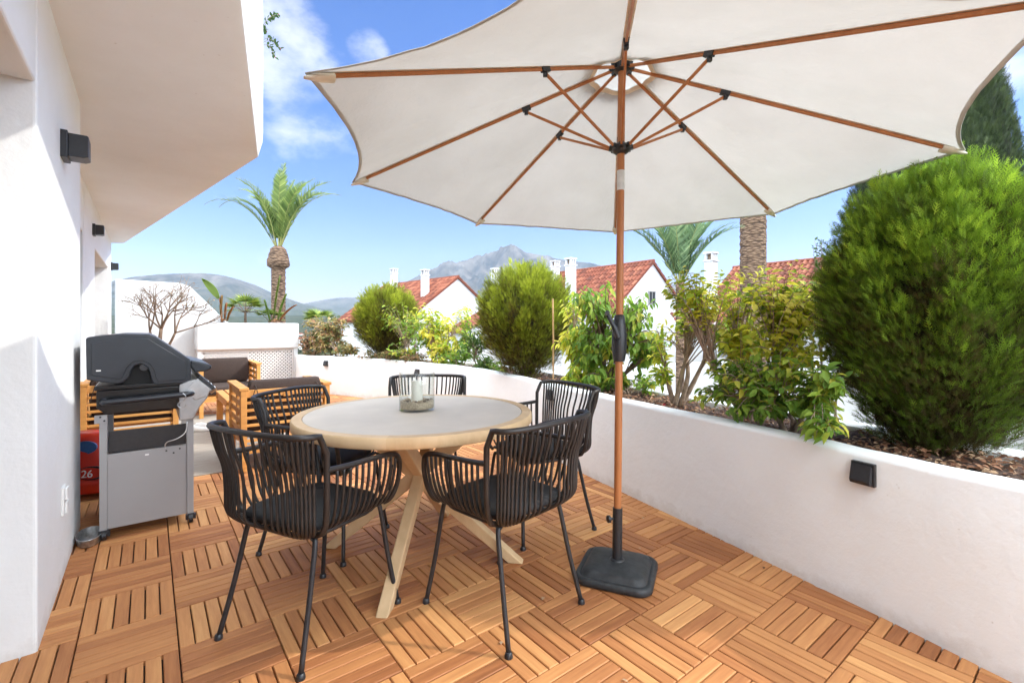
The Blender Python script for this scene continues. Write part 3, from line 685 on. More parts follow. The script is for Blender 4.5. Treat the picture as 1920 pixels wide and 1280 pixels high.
rn = ax(2.083); b = MB(); b.lathe([(.0195, -.028), (.032, -.024), (.046, -.010), (.048, .010), (.036, .018), (.03, .024), (.0195, .026)], rn, 24)
for k_ in range(8):
    a = 3.733 - k_*math.pi/4; dd = Vector((math.cos(a), math.sin(a), 0)); b.bar(rn + dd*.03, rn + dd*.058 + Vector((0, 0, .006)), .020, .024)
b.build('runner', mBlack, t, smooth=True)
for k_ in range(8):
    b = MB(); b.bar(orient(.05, k_, ribz(.05)-.004), orient(1.455, k_, ribz(1.455)-.004), .011, .015); rb = b.build('rib', mPole, t, bevel=.003)
    a = 3.733 - k_*math.pi/4; dd = Vector((math.cos(a), math.sin(a), 0))
    b = MB(); b.bar(rn + dd*.05 + Vector((0, 0, .004)), orient(.490, k_, ribz(.49)-.022), .0105, .014); b.build('strut', mPole, rb, bevel=.003)
    b = MB(); b.bar(orient(.468, k_, ribz(.468)-.004), orient(.512, k_, ribz(.512)-.004), .022, .027); q = orient(.490, k_, ribz(.49)-.022); b.bar(q + Vector((0, 0, -.016)), q + Vector((0, 0, .016)), .018, .02); b.build('joint_clip', mBlack, rb, bevel=.003)
mb = MB(); NT, NR = 18, 26; r0 = .15; RT = 1.49
def fab(k_, r_, tt_, extra=0):
    a_ = orient(r_, k_, ribz(r_)+.008); c_ = orient(r_, k_+1, ribz(r_)+.008); q = a_.lerp(c_, tt_)
    s_ = 4*tt_*(1-tt_); rel = r_/RT
    q2 = hub.copy(); q2.z = q.z; cen = Vector((hub.x, hub.y, q.z)); v = q - cen
    q = cen + v*(1 - .068*s_*rel**3)
    q.z += .352*(v.length*.0) + .012*s_*rel - .02*s_*rel*(1-rel)*2 - .030*s_*rel**3
    # tension wrinkles running towards the tips
    wv = math.sin(tt_*31 + k_*2.1 + rel*3)*.0038*rel*s_ + math.sin(tt_*61 + k_*5 + rel*6)*.0022*rel**2*s_ + .007*math.sin(k_*3.1 + rel*7 + tt_*5)*s_ + .0035*math.sin(tt_*19 + k_*1.7 - rel*11)*s_*rel
    edge = max(0, (rel-.90)/.10)
    q.z += wv*(1 - .75*rel**5) + .0014*edge*math.sin(tt_*47 + k_) * s_**.5
    q.z += extra
    return q
for k_ in range(8):
    vs = []; fs = []
    for i in range(NR+1):
        r_ = r0 + (RT-r0)*i/NR
        for j in range(NT+1): vs.append(fab(k_, r_, j/NT))
    for i in range(NR):
        for j in range(NT): c = i*(NT+1)+j; fs.append((c, c+1, c+NT+2, c+NT+1))
    mb.add(vs, fs)
cn = mb.build('canopy', mCanopy, t, smooth='all')
mb = MB(); edge = []
for k_ in range(8):
    for j in range(NT): edge.append(fab(k_, RT, j/NT))
mb.tube(edge, .0028, 6, closed=True); mb.build('edge_piping', mCanopy, cn, smooth='all'); mb = MB(); 
inner = [fab(k_, .175, j/6, -.004) for k_ in range(8) for j in range(6)]; inner2 = [fab(k_, .148, j/6, -.004) for k_ in range(8) for j in range(6)]
m_ = len(inner); mb.add(inner + inner2, [(i, (i+1) % m_, (i+1) % m_+m_, i+m_) for i in range(m_)])
mb.build('hem', mHem, cn, smooth='all')
mb = MB()
for k_ in range(8):
    vs = [fab(k_, RT*.988, j/NT, -.0025) for j in range(NT+1)] + [fab(k_, RT*.999, j/NT, -.0025) for j in range(NT+1)]; mb.add(vs, [(j, j+1, j+NT+2, j+NT+1) for j in range(NT)])
mb.build('edge_band', mCanopy, cn, smooth='all')
for k_ in range(8):
    mb = MB(); q_ = [orient(r0+(RT-.04-r0)*i/12, k_, ribz(r0+(RT-.04-r0)*i/12)+.005) for i in range(13)]; a = 3.733 - k_*math.pi/4; ss = Vector((-math.sin(a), math.cos(a), 0))*.014
    mb.add([p_+ss for p_ in q_] + [p_-ss for p_ in q_], [(i, i+1, i+14, i+13) for i in range(12)]); mb.build('seam_tape', mHem, cn)
for k_ in range(8):
    b = MB(); a = 3.733 - k_*math.pi/4; dd = Vector((math.cos(a), math.sin(a), 0)); ss = Vector((-dd.y, dd.x, 0))
    p1_ = orient(1.40, k_, ribz(1.40)-.012); p2_ = orient(1.495, k_, ribz(1.495)-.006)
    b.tube([p1_, p1_.lerp(p2_, .5), p2_], [.026, .022, .008], 8, flat=.55); b.build('rib_pocket', mHem, cn, smooth='all')
mb = MB(); vs = []; fs = []; NC = 32                      # vent cap
for i, (r_, z) in enumerate(((.03, 2.548), (.08, 2.528), (.15, 2.500), (.22, 2.472))):
    for j in range(NC):
        a = 3.733 - j*2*math.pi/NC; s_ = 1 - .04*(i/3)*abs(math.sin(j*math.pi/4)); vs.append((hub.x+r_*s_*math.cos(a), hub.y+r_*s_*math.sin(a), z))
for i in range(3):
    for j in range(NC): fs.append((i*NC+j, i*NC+(j+1) % NC, (i+1)*NC+(j+1) % NC, (i+1)*NC+j))
mCap = mCanopy.copy(); [setattr(n_.inputs[0], 'default_value', .36) for n_ in mCap.node_tree.nodes if n_.type == 'MIX_SHADER']; mb.add(vs, fs); mb.build('vent_cap', mCap, cn, smooth='all')
b = MB(); b.lathe([(.019, -.02), (.022, .03), (.02, .06), (.01, .075), (.002, .08)], hub + Vector((0, 0, .03)), 16); b.build('finial', mPole, t, smooth=True)
# base (thing of its own)
t = thing('umbrella_base', 'black rounded square concrete base holding the umbrella pole', 'umbrella base', (BX, BY, 0), R(-22.7))
def rsq(h_, rad, z, n_=10):
    o = []
    for cx_, cy_, a0 in ((h_-rad, h_-rad, 0), (-(h_-rad), h_-rad, 90), (-(h_-rad), -(h_-rad), 180), (h_-rad, -(h_-rad), 270)):
        for k_ in range(n_+1): a = R(a0 + 90*k_/n_); o.append((cx_+rad*math.cos(a), cy_+rad*math.sin(a), z))
    return o
HB = .178
b = MB(); b.rings([rsq(HB-.008, .06, .001), rsq(HB, .066, .008), rsq(HB, .066, .026), rsq(HB-.008, .06, .036), rsq(HB-.020, .052, .037), rsq(HB-.024, .05, .033), rsq(HB-.028, .05, .036), rsq(HB-.036, .05, .052), rsq(HB-.05, .045, .060), rsq(HB-.10, .03, .066), rsq(.035, .03, .070)])
b.build('weight', mBase, t, smooth='all')
Ri = Matrix.Rotation(R(22.7), 4, 'Z')
b = MB(); b.tube([Ri @ ax(.065), Ri @ ax(.315)], .0235, 20); b.lathe([(.036, .066), (.034, .072), (.026, .078)], (0, 0, 0), 20); b.build('tube', mBlack, t, smooth=True)
b = MB(); p_ = Ri @ ax(.265); dk = Ri @ Vector((-1, -.25, 0)); b.tube([p_+dk*.02, p_+dk*.036], .006, 10); b.tube([p_+dk*.034, p_+dk*.040, p_+dk*.050, p_+dk*.054], [.010, .018, .018, .012], 14); b.build('locking_knob', mBlack, t, smooth=True)

# ------------------------------------------------------------------ wooden armchairs
def make_armchair():
    t = thing('slatted_armchair', '', 'armchair', group='slatted wooden armchairs of the lounge set')
    W2, D2, HT = .35, .35, .66
    def leg(x, y): b = MB(); b.box(x-.0225, x+.0225, y-.035, y+.035, 0.001, HT, random.random()); b.build('leg', mTeak, t, bevel=.003)
    for x in (-W2+.0225, W2-.0225):
        for y in (-D2+.035, D2-.035): leg(x, y)
    for s_ in (-1, 1):
        b = MB(); x = s_*(W2-.0225)
        for k_ in range(6):
            z = .22 + k_*.075; b.box(x-.011, x+.011, -D2+.07, D2-.07, z, z+.042, random.random())
        b.box(x-.0095, x+.0095, -.03, .03, .2, HT-.001, random.random())
        sd_ = b.build('side_panel', mTeak, t, bevel=.002)
        b = MB(); b.box(x-.036, x+.036, -D2-.005, D2+.01, HT, HT+.024, random.random()); b.build('arm_board', mTeak, sd_, bevel=.003)
    b = MB()
    for k_ in range(6):
        z = .235 + k_*.062; b.box(-W2+.046, W2-.046, -D2+.020, -D2+.042, z, z+.022, random.random())
    b.box(-W2+.046, W2-.046, -D2+.012, -D2+.04, .14, .21, .5); b.box(-W2+.046, W2-.046, -D2+.015, -D2+.042, .60, .66, .6); b.box(-.03, .03, -D2+.008, -D2+.019, .59, .664, .4)
    b.build('back_panel', mTeak, t, bevel=.002)
    b = MB(); b.box(-W2+.046, W2-.046, D2-.05, D2-.02, .20, .27, .5)
    for k_ in range(7): y = -D2+.06+k_*.085; b.box(-W2+.035, W2-.035, y, y+.06, .27, .288, random.random())
    b.build('seat_frame', mTeak, t, bevel=.002)
    def cushion(x0, x1, y0, y1, z0, z1, nm, M=None):
        b = MB(); rr_ = []
        for f, g_ in ((0, .035), (.15, .01), (.5, 0), (.85, .01), (1, .035)):
            z = z0+(z1-z0)*f; rr_.append([Vector(p_) for p_ in [(x0+g_, y0+g_*.4, z), ((x0+x1)/2, y0+g_-.004, z), (x1-g_, y0+g_*.4, z), (x1-g_*.5, (y0+y1)/2, z), (x1-g_, y1-g_*.4, z), ((x0+x1)/2, y1-g_+.004, z), (x0+g_, y1-g_*.4, z), (x0+g_*.5, (y0+y1)/2, z)]])
        if M is not None: rr_ = [[M @ p_ for p_ in q] for q in rr_]
        b.rings(rr_); return b.build(nm, mBrown, t, smooth='all', bevel=.012)
    cushion(-W2+.05, W2-.05, -D2+.06, D2+.0, .289, .39, 'seat_cushion')
    Mb = Matrix.Translation((0, -D2+.055, .385)) @ Matrix.Rotation(R(4), 4, 'X')
    bc = cushion(-W2+.055, W2-.055, 0, .11, 0, .345, 'back_cushion', Mb)
    b = MB()
    for s_ in (-1, 1):
        x = s_*.24
        for dx in (-.03, .02): b.tube(spline([(x, -D2+.10, .70), (x, -D2-.0, .685), (x+dx*.5, -D2-.005, .64), (x+dx*1.4, -D2-.004, .55+dx)], 4), .0035, 5)
    b.build('ties', mBrown, bc)
    return t
arm = make_armchair()
def place_arm(o, rear_left, facing, lb):       # rear_left = left end of the back as seen from behind
    fx = Vector((facing[0], facing[1], 0)).normalized(); rx = Vector((fx.y, -fx.x, 0))
    c = Vector((rear_left[0], rear_left[1], 0)) + rx*.35 + fx*.35
    o.location = c; o.location.z = .007; o.rotation_euler = (0, 0, math.atan2(-fx.x, fx.y)); o['label'] = lb
place_arm(arm, (-2.19, 3.80), Jv, 'slatted wooden armchair with its back to the dining table, brown cushion peeping over')
o = copy_tree(arm); place_arm(o, (-3.44+Jv.x*.7, 6.44+Jv.y*.7), -Jv, 'slatted wooden armchair facing the camera in front of the lattice, brown cushions in full view')
o = copy_tree(arm); place_arm(o, (-3.74, 4.07), Jv, 'slatted wooden armchair behind the grill against the house wall')
# coffee table
cq = Vector((-2.85, 4.70, 0)); t = thing('coffee_table', 'slatted wooden coffee table beyond the near armchair', 'table', (cq.x, cq.y, .007), YAW)
b = MB()
for k_ in range(6): b.box(k_*.085, k_*.085+.07, 0, .95, .42, .442, random.random())
b.build('slatted_top', mTeak, t, bevel=.003)
b = MB(); b.box(.0, .495, .03, .055, .35, .42); b.box(.0, .495, .90, .925, .35, .42); b.box(.01, .035, .055, .90, .352, .419); b.box(.46, .485, .055, .90, .352, .419); b.build('apron', mTeak, t, bevel=.002)
for x in (.0, .435):
    for y in (.058, .84): b = MB(); b.box(x+.038, x+.098-.04, y, y+.055, 0.001, .3495, .5) if False else b.box(x, x+.06, y-.0, y+.055, 0.001, .35, .5); b.build('leg', mTeak, t, bevel=.003)

# rug
m, nt, p = newmat('rug_weave')
tcn = nt.nodes.new('ShaderNodeTexCoord'); wv = nt.nodes.new('ShaderNodeTexWave'); wv.inputs['Scale'].default_value = 9; wv.inputs['Distortion'].default_value = 1.5; wv.inputs['Detail'].default_value = 4; wv.bands_direction = 'Y'
nt.links.new(tcn.outputs['Object'], wv.inputs['Vector']); ad = nt.nodes.new('ShaderNodeMath'); ad.operation = 'MULTIPLY_ADD'; nt.links.new(tex(nt, scale=(1, 9, 1), ns=6, detail=6), ad.inputs[0]); ad.inputs[1].default_value = .6
sc_ = nt.nodes.new('ShaderNodeMath'); sc_.operation = 'MULTIPLY'; nt.links.new(wv.outputs[1], sc_.inputs[0]); sc_.inputs[1].default_value = .45; nt.links.new(sc_.outputs[0], ad.inputs[2])
nt.links.new(ramp(nt, ad.outputs[0], [(.2, (.22, .18, .14)), (.55, (.36, .315, .265)), (.9, (.46, .42, .37))]), p.inputs['Base Color']); p.inputs['Roughness'].default_value = .95
bump(nt, p, wv.outputs[1], .4, .004)
t0 = Vector((-2.38, 3.83, 0)) - Bv*1.35
b = MB(); b.box(0, 2.1, 0, 3.0, .001, .007); ro = b.build('rug', m); ro.location = (t0.x, t0.y, 0); ro.rotation_euler = (0, 0, YAW); tag(ro, 'flat beige woven rug under the lounge set', 'rug')
# shoes
sp = Vector(((369-CX)/FP*5.3, 5.3, .008))
for k_, (dx, dy, az_) in enumerate(((0, 0, .3), (.02, .14, .55))):
    b = MB(); rr_ = []
    for s_, wd, h_ in ((0, .020, .05), (.03, .033, .075), (.08, .036, .08), (.14, .034, .055), (.20, .042, .042), (.25, .036, .034), (.275, .014, .022)):
        rr_.append([(s_-.13, wd*math.cos(a), .002 + h_*max(0, math.sin(a))) for a in [math.pi*2*i/14 for i in range(14)]])
    b.rings(rr_); so_ = b.build('shoe', mWhiteP, smooth='all'); so_.location = (sp.x+dx, sp.y+dy, .008); so_.rotation_euler = (0, 0, az_)
    tag(so_, 'white shoe lying on the rug, ' + ('the one nearer the camera' if k_ == 0 else 'the one nearer the coffee table'), 'shoe', 'pair of white shoes')

# ------------------------------------------------------------------ gas grill (local x = B, y = J)
mPanel = M_simple('steel_panel', (.42, .42, .42), .35, .6, .08, 20); mFire = M_simple('gloss_black', (.006, .006, .007), .22); mVoid = M_simple('recess_shade', (.003, .003, .003), .8)  # the last one paints in the shade inside the hood arch, near black
t = thing('gas_grill', 'gas barbecue on a grey metal cart with a charcoal hood', 'barbecue', (-2.285, 2.605, 0), YAW)
GL = .62; GW = .435
b = MB()
b.box(.034, GW-.036, .008, .022, .058, .475); b.box(.034, GW-.036, GL-.022, GL-.008, .058, .475); b.box(.012, .030, .03, GL-.03, .06, .472); b.box(.034, GW-.036, .022, GL-.022, .06, .075)
b.build('side_panel', mGrill, t, bevel=.002)
for x in (0, GW-.035):
    for y in (0, GL-.03):
        b = MB(); b.box(x, x+.034, y, y+.03, .055, .69 if x == 0 else .70); b.build('cart_post', mGrill, t, bevel=.003)
        b = MB(); cx_, cy_ = x+.02, y+.012; 
        b.rings([[(cx_+s_, cy_+.028*math.cos(a), .028+.0275*math.sin(a)) for a in [2*math.pi*i/16 for i in range(16)]] for s_ in (-.010, .010)])
        wo = b.build('caster', mBlack, t, smooth=True)
        b = MB(); b.box(cx_-.017, cx_+.017, cy_-.016, cy_+.016, .040, .0585); b.box(cx_-.026, cx_-.012, cy_-.012, cy_+.018, .02, .05); b.box(cx_+.012, cx_+.026, cy_-.012, cy_+.018, .02, .05); b.build('bracket', mBlack, wo, bevel=.002)
b = MB(); b.box(-.02, .034, -.006, -.001, .655, .70); b.build('gusset', mGrill, t)
for px_, pz in ((.005, .69), (.022, .668), (.30, .455), (.365, .458), (.335, .437)):
    b = MB(); b.rings([[(px_+.005*math.cos(a), yy, pz+.005*math.sin(a)) for a in [2*math.pi*i/10 for i in range(10)]] for yy in (.009 if px_ > .1 else -.0055, .004 if px_ > .1 else -.010)][::-1]); b.build('bolt', mBlack, t)
b = MB(); b.box(.20, .218, .004, .0075, .443, .451); b.build('badge', mWhiteP, t)
b = MB(); b.box(.037, GW-.037, .03, .04, .4765, .60); b.box(.037, GW-.037, .04, GL-.03, .4765, .485); b.build('drip_tray', mBlack, t, bevel=.003)
b = MB(); b.prism([(.03, .70), (GW-.01, .70), (GW, .74), (GW, .835), (-.012, .835), (-.012, .74)], -.005, GL+.005); b.box(-.02, GW+.005, -.012, GL+.012, .8355, .862)
b.build('firebox', mFire, t, bevel=.006)
b = MB(); b.tube(spline([(.02, -.004, .775), (.02, -.045, .775), (.035, -.068, .776), (.08, -.07, .778), (.36, -.07, .788), (.405, -.068, .79), (.42, -.045, .79), (.42, -.004, .79)], 5), .0165, 12); b.build('side_handle', mLid, t, smooth='all')
b = MB(); b.tube(spline([(.375, -.086, .80), (.39, -.09, .78), (.38, -.09, .755), (.36, -.09, .75), (.352, -.09, .73), (.365, -.09, .715), (.388, -.09, .72), (.392, -.09, .735)], 4), .003, 6); b.build('hook', mSteel, t, smooth='all')
b = MB(); b.tube(spline([(.40, -.03, .62), (.39, -.04, .56), (.35, -.05, .53), (.30, -.05, .515), (.29, -.05, .48)], 5), .0035, 6); b.build('gas_hose', mSteel, t, smooth='all')
# hood: side profile extruded, with an arched cut-out at the bottom
pf = [(-.052, .900), (-.055, 1.125), (-.045, 1.134), (.10, 1.150), (.22, 1.146), (.25, 1.132), (.412, .995), (.420, .975), (.420, .848), (.255, .845), (.232, .87), (.222, .925), (.212, .955), (.185, .975), (.155, .968), (.138, .94), (.128, .90), (.10, .872), (.07, .868)]
b = MB(); 
def cappoly(b, poly, y0, y1): b.prism(poly, y0, y1)
cappoly(b, pf, -.012, GL+.012); ho = b.build('hood', mLid, t, bevel=.008, seg=3)
pr2 = [(-.030, .925), (-.033, 1.10), (.10, 1.125), (.215, 1.120), (.395, .98), (.397, .87), (.262, .868), (.25, .89), (.24, .94), (.22, .975), (.19, .995), (.15, .99), (.12, .96), (.105, .91), (.09, .893)]
b = MB(); m_ = len(pr2); vs = []
for off_, yy in ((0, -.0125), (0, -.0165)):
    vs += [(x, yy, z) for x, z in pr2]
b.add(vs, [tuple(range(m_, 2*m_))] + [(i, (i+1) % m_, (i+1) % m_+m_, i+m_) for i in range(m_)]); b.build('embossed_face', mLid, ho, bevel=.003)
b = MB(); b.box(.10, .30, .01, .02, .862, .99); b.build('inner_baffle', mVoid, ho)
b = MB(); b.rings([[(.195+.020*math.cos(a), yy, .955+.020*math.sin(a)) for a in [2*math.pi*i/18 for i in range(18)]] for yy in (.008, -.004)]); b.build('pivot_cap', mBlack, ho, smooth=True)
b = MB(); b.box(-.012, .008, -.0175, -.0168, .945, .951); b.build('hood_badge', mWhiteP, ho)
b = MB(); b.prism([(.415, .948), (.42, .985), (.46, .975), (.515, .955), (.530, .945), (.527, .925), (.50, .912), (.44, .910)], .02, GL-.02); b.build('hood_handle', mLid, ho, bevel=.008)
b = MB(); b.prism([(.361, .63), (.361, .842), (.405, .862), (.448, .872), (.520, .802), (.500, .750), (.462, .700), (.430, .63)], -.03, GL+.03); b.build('control_panel', mPanel, t, bevel=.006)
b = MB(); b.prism([(.395, .800), (.440, .868), (.452, .876), (.520, .808), (.505, .770), (.440, .745)], -.034, GL+.034); b.build('panel_trim', mSteel, t, bevel=.003)
b = MB(); b.prism([(.452, .880), (.468, .892), (.545, .812), (.530, .798)], -.02, GL); b.build('knob_strip', mBlack, t, bevel=.003)
for k_ in range(3):
    b = MB(); c_ = Vector((.515, .03+k_*.2, .79)); dn = Vector((.85, 0, .52)); b.tube([c_, c_+dn*.016, c_+dn*.04], [.024, .024, .019], 16); b.build('knob', mSteel, t, smooth=True)

t = thing('metal_tray', 'dented round metal tray on the deck beside the grill wheel', 'tray', (-2.344, 2.611, 0.001), YAW)
b = MB(); rr_ = []
for rad, z in ((.088, 0), (.094, .004), (.100, .040), (.106, .043), (.103, .046), (.096, .042), (.088, .009), (.03, .007)):
    rr_.append([((rad+.002*math.sin(i*2.7)+.0015*math.sin(i*5.1))*math.cos(2*math.pi*i/40)*.56, (rad+.002*math.sin(i*2.7))*math.sin(2*math.pi*i/40)*1.1, z) for i in range(40)])
b.rings(rr_); b.build('tray_body', mFoil, t, smooth='all')

# ------------------------------------------------------------------ red ride-on toy car
t = thing('toy_car', 'red plastic ride-on toy car parked behind the grill, black oval with 26', 'toy car', (-2.99, 3.27, 0.007), R(12))
b = MB(); rr_ = []
for z, hw, hd in ((.03, .17, .13), (.035, .20, .16), (.10, .215, .17), (.125, .21, .165), (.13, .195, .15), (.20, .185, .145), (.30, .165, .13), (.40, .13, .11), (.43, .11, .09)):
    rr_.append([(hw*math.copysign(abs(math.cos(a))**.75, math.cos(a)), .1 + hd*math.copysign(abs(math.sin(a))**.6, math.sin(a)), z) for a in [2*math.pi*i/32 for i in range(32)]])
b.rings(rr_); b.build('body', mRed, t, smooth='all')
def disc(cx_, cz, rx_, rz_, y, m, nm, tilt=R(-5)):
    b = MB(); n_ = 28; vs = [(cx_+rx_*math.cos(2*math.pi*i/n_), y + (cz-.165)*.12 + rz_*math.sin(2*math.pi*i/n_)*.12, cz+rz_*math.sin(2*math.pi*i/n_)) for i in range(n_)]
    vs2 = [(v[0], v[1]+.015, v[2]) for v in vs]; b.add(vs+vs2, [tuple(range(n_)), tuple(range(2*n_-1, n_-1, -1))]+[(i, i+n_, (i+1) % n_+n_, (i+1) % n_) for i in range(n_)]); return b.build(nm, m, t)
disc(.085, .175, .095, .045, -.052, mBlack, 'badge_ring'); disc(.075, .175, .080, .037, -.0545, mRed, 'badge_field')
disc(.02, .265, .05, .035, -.043, mBlack, 'window_trim'); disc(.03, .345, .07, .045, -.044, M_simple('blue_sticker', (.05, .13, .3), .3), 'window')
fc = bpy.data.curves.new('number', 'FONT'); fc.body = '26'; fc.size = .07; fc.extrude = .002; fo = bpy.data.objects.new('number', fc)
dg = bpy.context.evaluated_depsgraph_get(); link(fo); dg.update(); me_ = bpy.data.meshes.new_from_object(fo.evaluated_get(dg)); bpy.data.objects.remove(fo)
no = link(bpy.data.objects.new('number', me_), t); no.location = (.03, -.061, .150); no.rotation_euler = (R(90-7), 0, 0); me_.materials.clear(); me_.materials.append(mWhiteP)
for sx_ in (-.19, .19):
    for sy_ in (.0, .2):
        b = MB(); b.rings([[(sx_+s_, sy_, 0) for s_ in (0,)]]) if False else b.rings([[(sx_+s_, sy_+.045*math.cos(a), .046+.045*math.sin(a)) for a in [2*math.pi*i/20 for i in range(20)]] for s_ in (-.025, .025)]); b.build('wheel', mBlack, t, smooth=True)

# ------------------------------------------------------------------ VEGETATION
def thuja(base, rx, ztop, zbot, n, label, stops, size=.075, seed=1, plumes=170):
    g = np.random.default_rng(seed); bx, by = base
    t = thing('conifer_bush', label, 'bush', (bx, by, .6))
    zc = (ztop+zbot)/2 - .6; rz = (ztop-zbot)/2
    m = M_leaf('thuja_' + str(seed), stops, .38, .6, patch=.35, ps=3.0)
    # plume axes on the egg-shaped surface
    ct = 1 - 1.97*(np.arange(plumes)+.5)/plumes; ph = np.arange(plumes)*2.39996 + g.normal(0, .12, plumes); st = np.sqrt(1-ct**2)
    nx = np.stack([st*np.cos(ph), st*np.sin(ph), ct], 1)
    shape = np.where(ct > 0, 1.0, 1.0 - .18*ct**2)
    bump_ = 1 + g.normal(0, .04, plumes)
    cen = np.stack([nx[:, 0]*rx*shape, nx[:, 1]*rx*shape, zc + nx[:, 2]*rz], 1) * np.array([1, 1, 1]); cen[:, :2] *= bump_[:, None]; cen[:, 2] = zc + (cen[:, 2]-zc)*bump_
    prand = g.random(plumes)
    L = Leaves(); k = n // plumes
    for i in range(plumes):
        nn = nx[i]; axis = np.array([nn[0]*.45, nn[1]*.45, 1.0 + max(0, nn[2])*.3]); axis /= np.linalg.norm(axis)
        ln = g.uniform(.6, 1.1)*rx*.42
        s = g.uniform(-1, .75, k)
        rad = (g.random(k)**.6)*rx*.14*(1 - .55*np.clip(s, 0, 1))
        v = g.normal(0, 1, (k, 3)); v -= (v @ axis)[:, None]*axis; v /= np.linalg.norm(v, axis=1, keepdims=True)
        depth = np.clip(g.exponential(.09, k), 0, .4)*rx*1.0
        P = cen[i] - nn*depth[:, None] - nn*rx*.07 + axis*(s*ln*.75)[:, None] + v*rad[:, None]
        D = axis*g.uniform(.8, 1.3, k)[:, None] + v*.38 + nn*.25 + g.normal(0, .12, (k, 3))
        Nn = nn + g.normal(0, .6, (k, 3))
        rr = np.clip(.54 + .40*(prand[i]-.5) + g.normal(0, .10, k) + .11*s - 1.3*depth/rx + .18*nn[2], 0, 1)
        sz = g.uniform(.6, 1.15, k)*size
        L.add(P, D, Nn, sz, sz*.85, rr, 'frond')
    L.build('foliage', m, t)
    # twiggy inside
    b = MB(); 
    for i in range(46):
        a = random.random()*6.28; e = random.uniform(.15, 1.0); q = Vector((math.cos(a)*rx*e*.75, math.sin(a)*rx*e*.75, zc + random.uniform(-.75, .75)*rz))
        p0 = Vector((math.cos(a)*.03, math.sin(a)*.03, 0)); mid = p0.lerp(q, .45) + Vector((0, 0, .03)); b.tube(spline([p0, mid, q], 4), [.016*rx/.5*(1-k_/8)*1.0+.002 for k_ in range(9)], 5)
    b.tube([(0, 0, -.03), (0, .01, .15), (.01, 0, zc)], [.05, .045, .03], 8); b.build('branches', mBark, t, smooth='all')
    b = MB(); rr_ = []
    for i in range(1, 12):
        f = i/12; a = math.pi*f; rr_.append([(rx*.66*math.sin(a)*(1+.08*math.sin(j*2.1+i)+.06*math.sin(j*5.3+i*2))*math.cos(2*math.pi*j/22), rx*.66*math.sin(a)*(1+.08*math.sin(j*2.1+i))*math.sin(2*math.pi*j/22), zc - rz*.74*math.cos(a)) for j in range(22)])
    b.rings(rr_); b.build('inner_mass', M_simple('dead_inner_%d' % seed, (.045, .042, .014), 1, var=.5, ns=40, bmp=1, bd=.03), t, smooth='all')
    return t
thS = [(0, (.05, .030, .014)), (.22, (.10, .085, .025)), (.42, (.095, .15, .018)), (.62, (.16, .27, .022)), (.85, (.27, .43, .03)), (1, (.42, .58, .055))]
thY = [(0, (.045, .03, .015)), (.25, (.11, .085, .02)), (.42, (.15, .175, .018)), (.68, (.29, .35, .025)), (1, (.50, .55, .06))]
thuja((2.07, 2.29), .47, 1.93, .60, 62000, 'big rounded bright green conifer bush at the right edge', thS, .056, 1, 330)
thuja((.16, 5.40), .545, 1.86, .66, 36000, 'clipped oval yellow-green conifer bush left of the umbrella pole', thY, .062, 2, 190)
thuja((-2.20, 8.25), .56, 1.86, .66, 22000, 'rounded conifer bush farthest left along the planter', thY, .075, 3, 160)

def shrub(name, label, cat, base, twigs, leaf, mat, stem=mTwig, droop=.3, per=9, seed=1, rlo=0, rhi=1, group=None, branch=.012, ratio=.5, spread=.35, upn=.6, trunks=4):
    """twigs: list of (cx,cy,cz,rx,ry,rz,count) ellipsoids in world space that hold the twig tips"""
    g = np.random.default_rng(seed); rnd = random.Random(seed)
    t = thing(name, label, cat, base, 0, group); B0 = Vector(base)
    bm_ = MB(); L = Leaves()
    tr = []
    allc = [Vector((c[0], c[1], c[2])) - B0 for c in twigs]
    for k in range(trunks):
        c = allc[k % len(allc)]; q = c*.62 + Vector((rnd.gauss(0, .05), rnd.gauss(0, .05), 0)); st_ = Vector((rnd.gauss(0, .03), rnd.gauss(0, .03), -.03))
        mid = st_.lerp(q, .5) + Vector((rnd.gauss(0, .03), rnd.gauss(0, .03), .03)); pth = spline([st_, mid, q], 5)
        bm_.tube(pth, [branch*1.6*(1-.55*i/(len(pth)-1)) for i in range(len(pth))], 7); tr.append(pth)
    for (cx_, cy_, cz, ax_, ay, az_, cnt) in twigs:
        for k in range(cnt):
            v = Vector((rnd.gauss(0, 1), rnd.gauss(0, 1), rnd.gauss(0, 1))).normalized()*rnd.random()**.4
            tip = Vector((cx_+v.x*ax_, cy_+v.y*ay, cz+v.z*az_)) - B0
            pth0 = min(tr, key=lambda P_: (P_[-1]-tip).length + rnd.random()*.1); s0 = pth0[rnd.randint(len(pth0)//2, len(pth0)-1)]
            mid = s0.lerp(tip, .55) + Vector((0, 0, .12*(tip-s0).length + rnd.gauss(0, .02)))
            pth = spline([s0, mid, tip], 5); m_ = len(pth)
            bm_.tube(pth, [max(.0012, branch*.42*(1-.8*i/(m_-1))) for i in range(m_)], 5)
            n_ = max(3, int(per*rnd.uniform(.7, 1.3))); br = rnd.uniform(rlo, rhi)
            for q in range(n_):
                f = .35 + .65*(q+.5)/n_ if q < n_-1 else 1.0; x_ = f*(m_-1); i0 = min(int(x_), m_-2); P = pth[i0].lerp(pth[i0+1], x_-i0); ax0 = (pth[i0+1]-pth[i0]).normalized()
                side = Vector((rnd.gauss(0, 1), rnd.gauss(0, 1), rnd.gauss(0, .5))); side = (side - ax0*side.dot(ax0)).normalized()
                D = ax0*spread*1.2 + side + Vector((0, 0, -droop*1.5)); l_ = leaf*rnd.uniform(.6, 1.2)
                Nn = Vector((rnd.gauss(0, .45), rnd.gauss(0, .45)-.15, upn+.4))
                L.add([tuple(P + D.normalized()*l_*.12)], [tuple(D)], [tuple(Nn)], l_, l_*ratio, [min(1, max(0, br + rnd.gauss(0, .13)))])
    L.build('foliage', mat, t); bm_.build('stems', stem, t, smooth='all'); return t
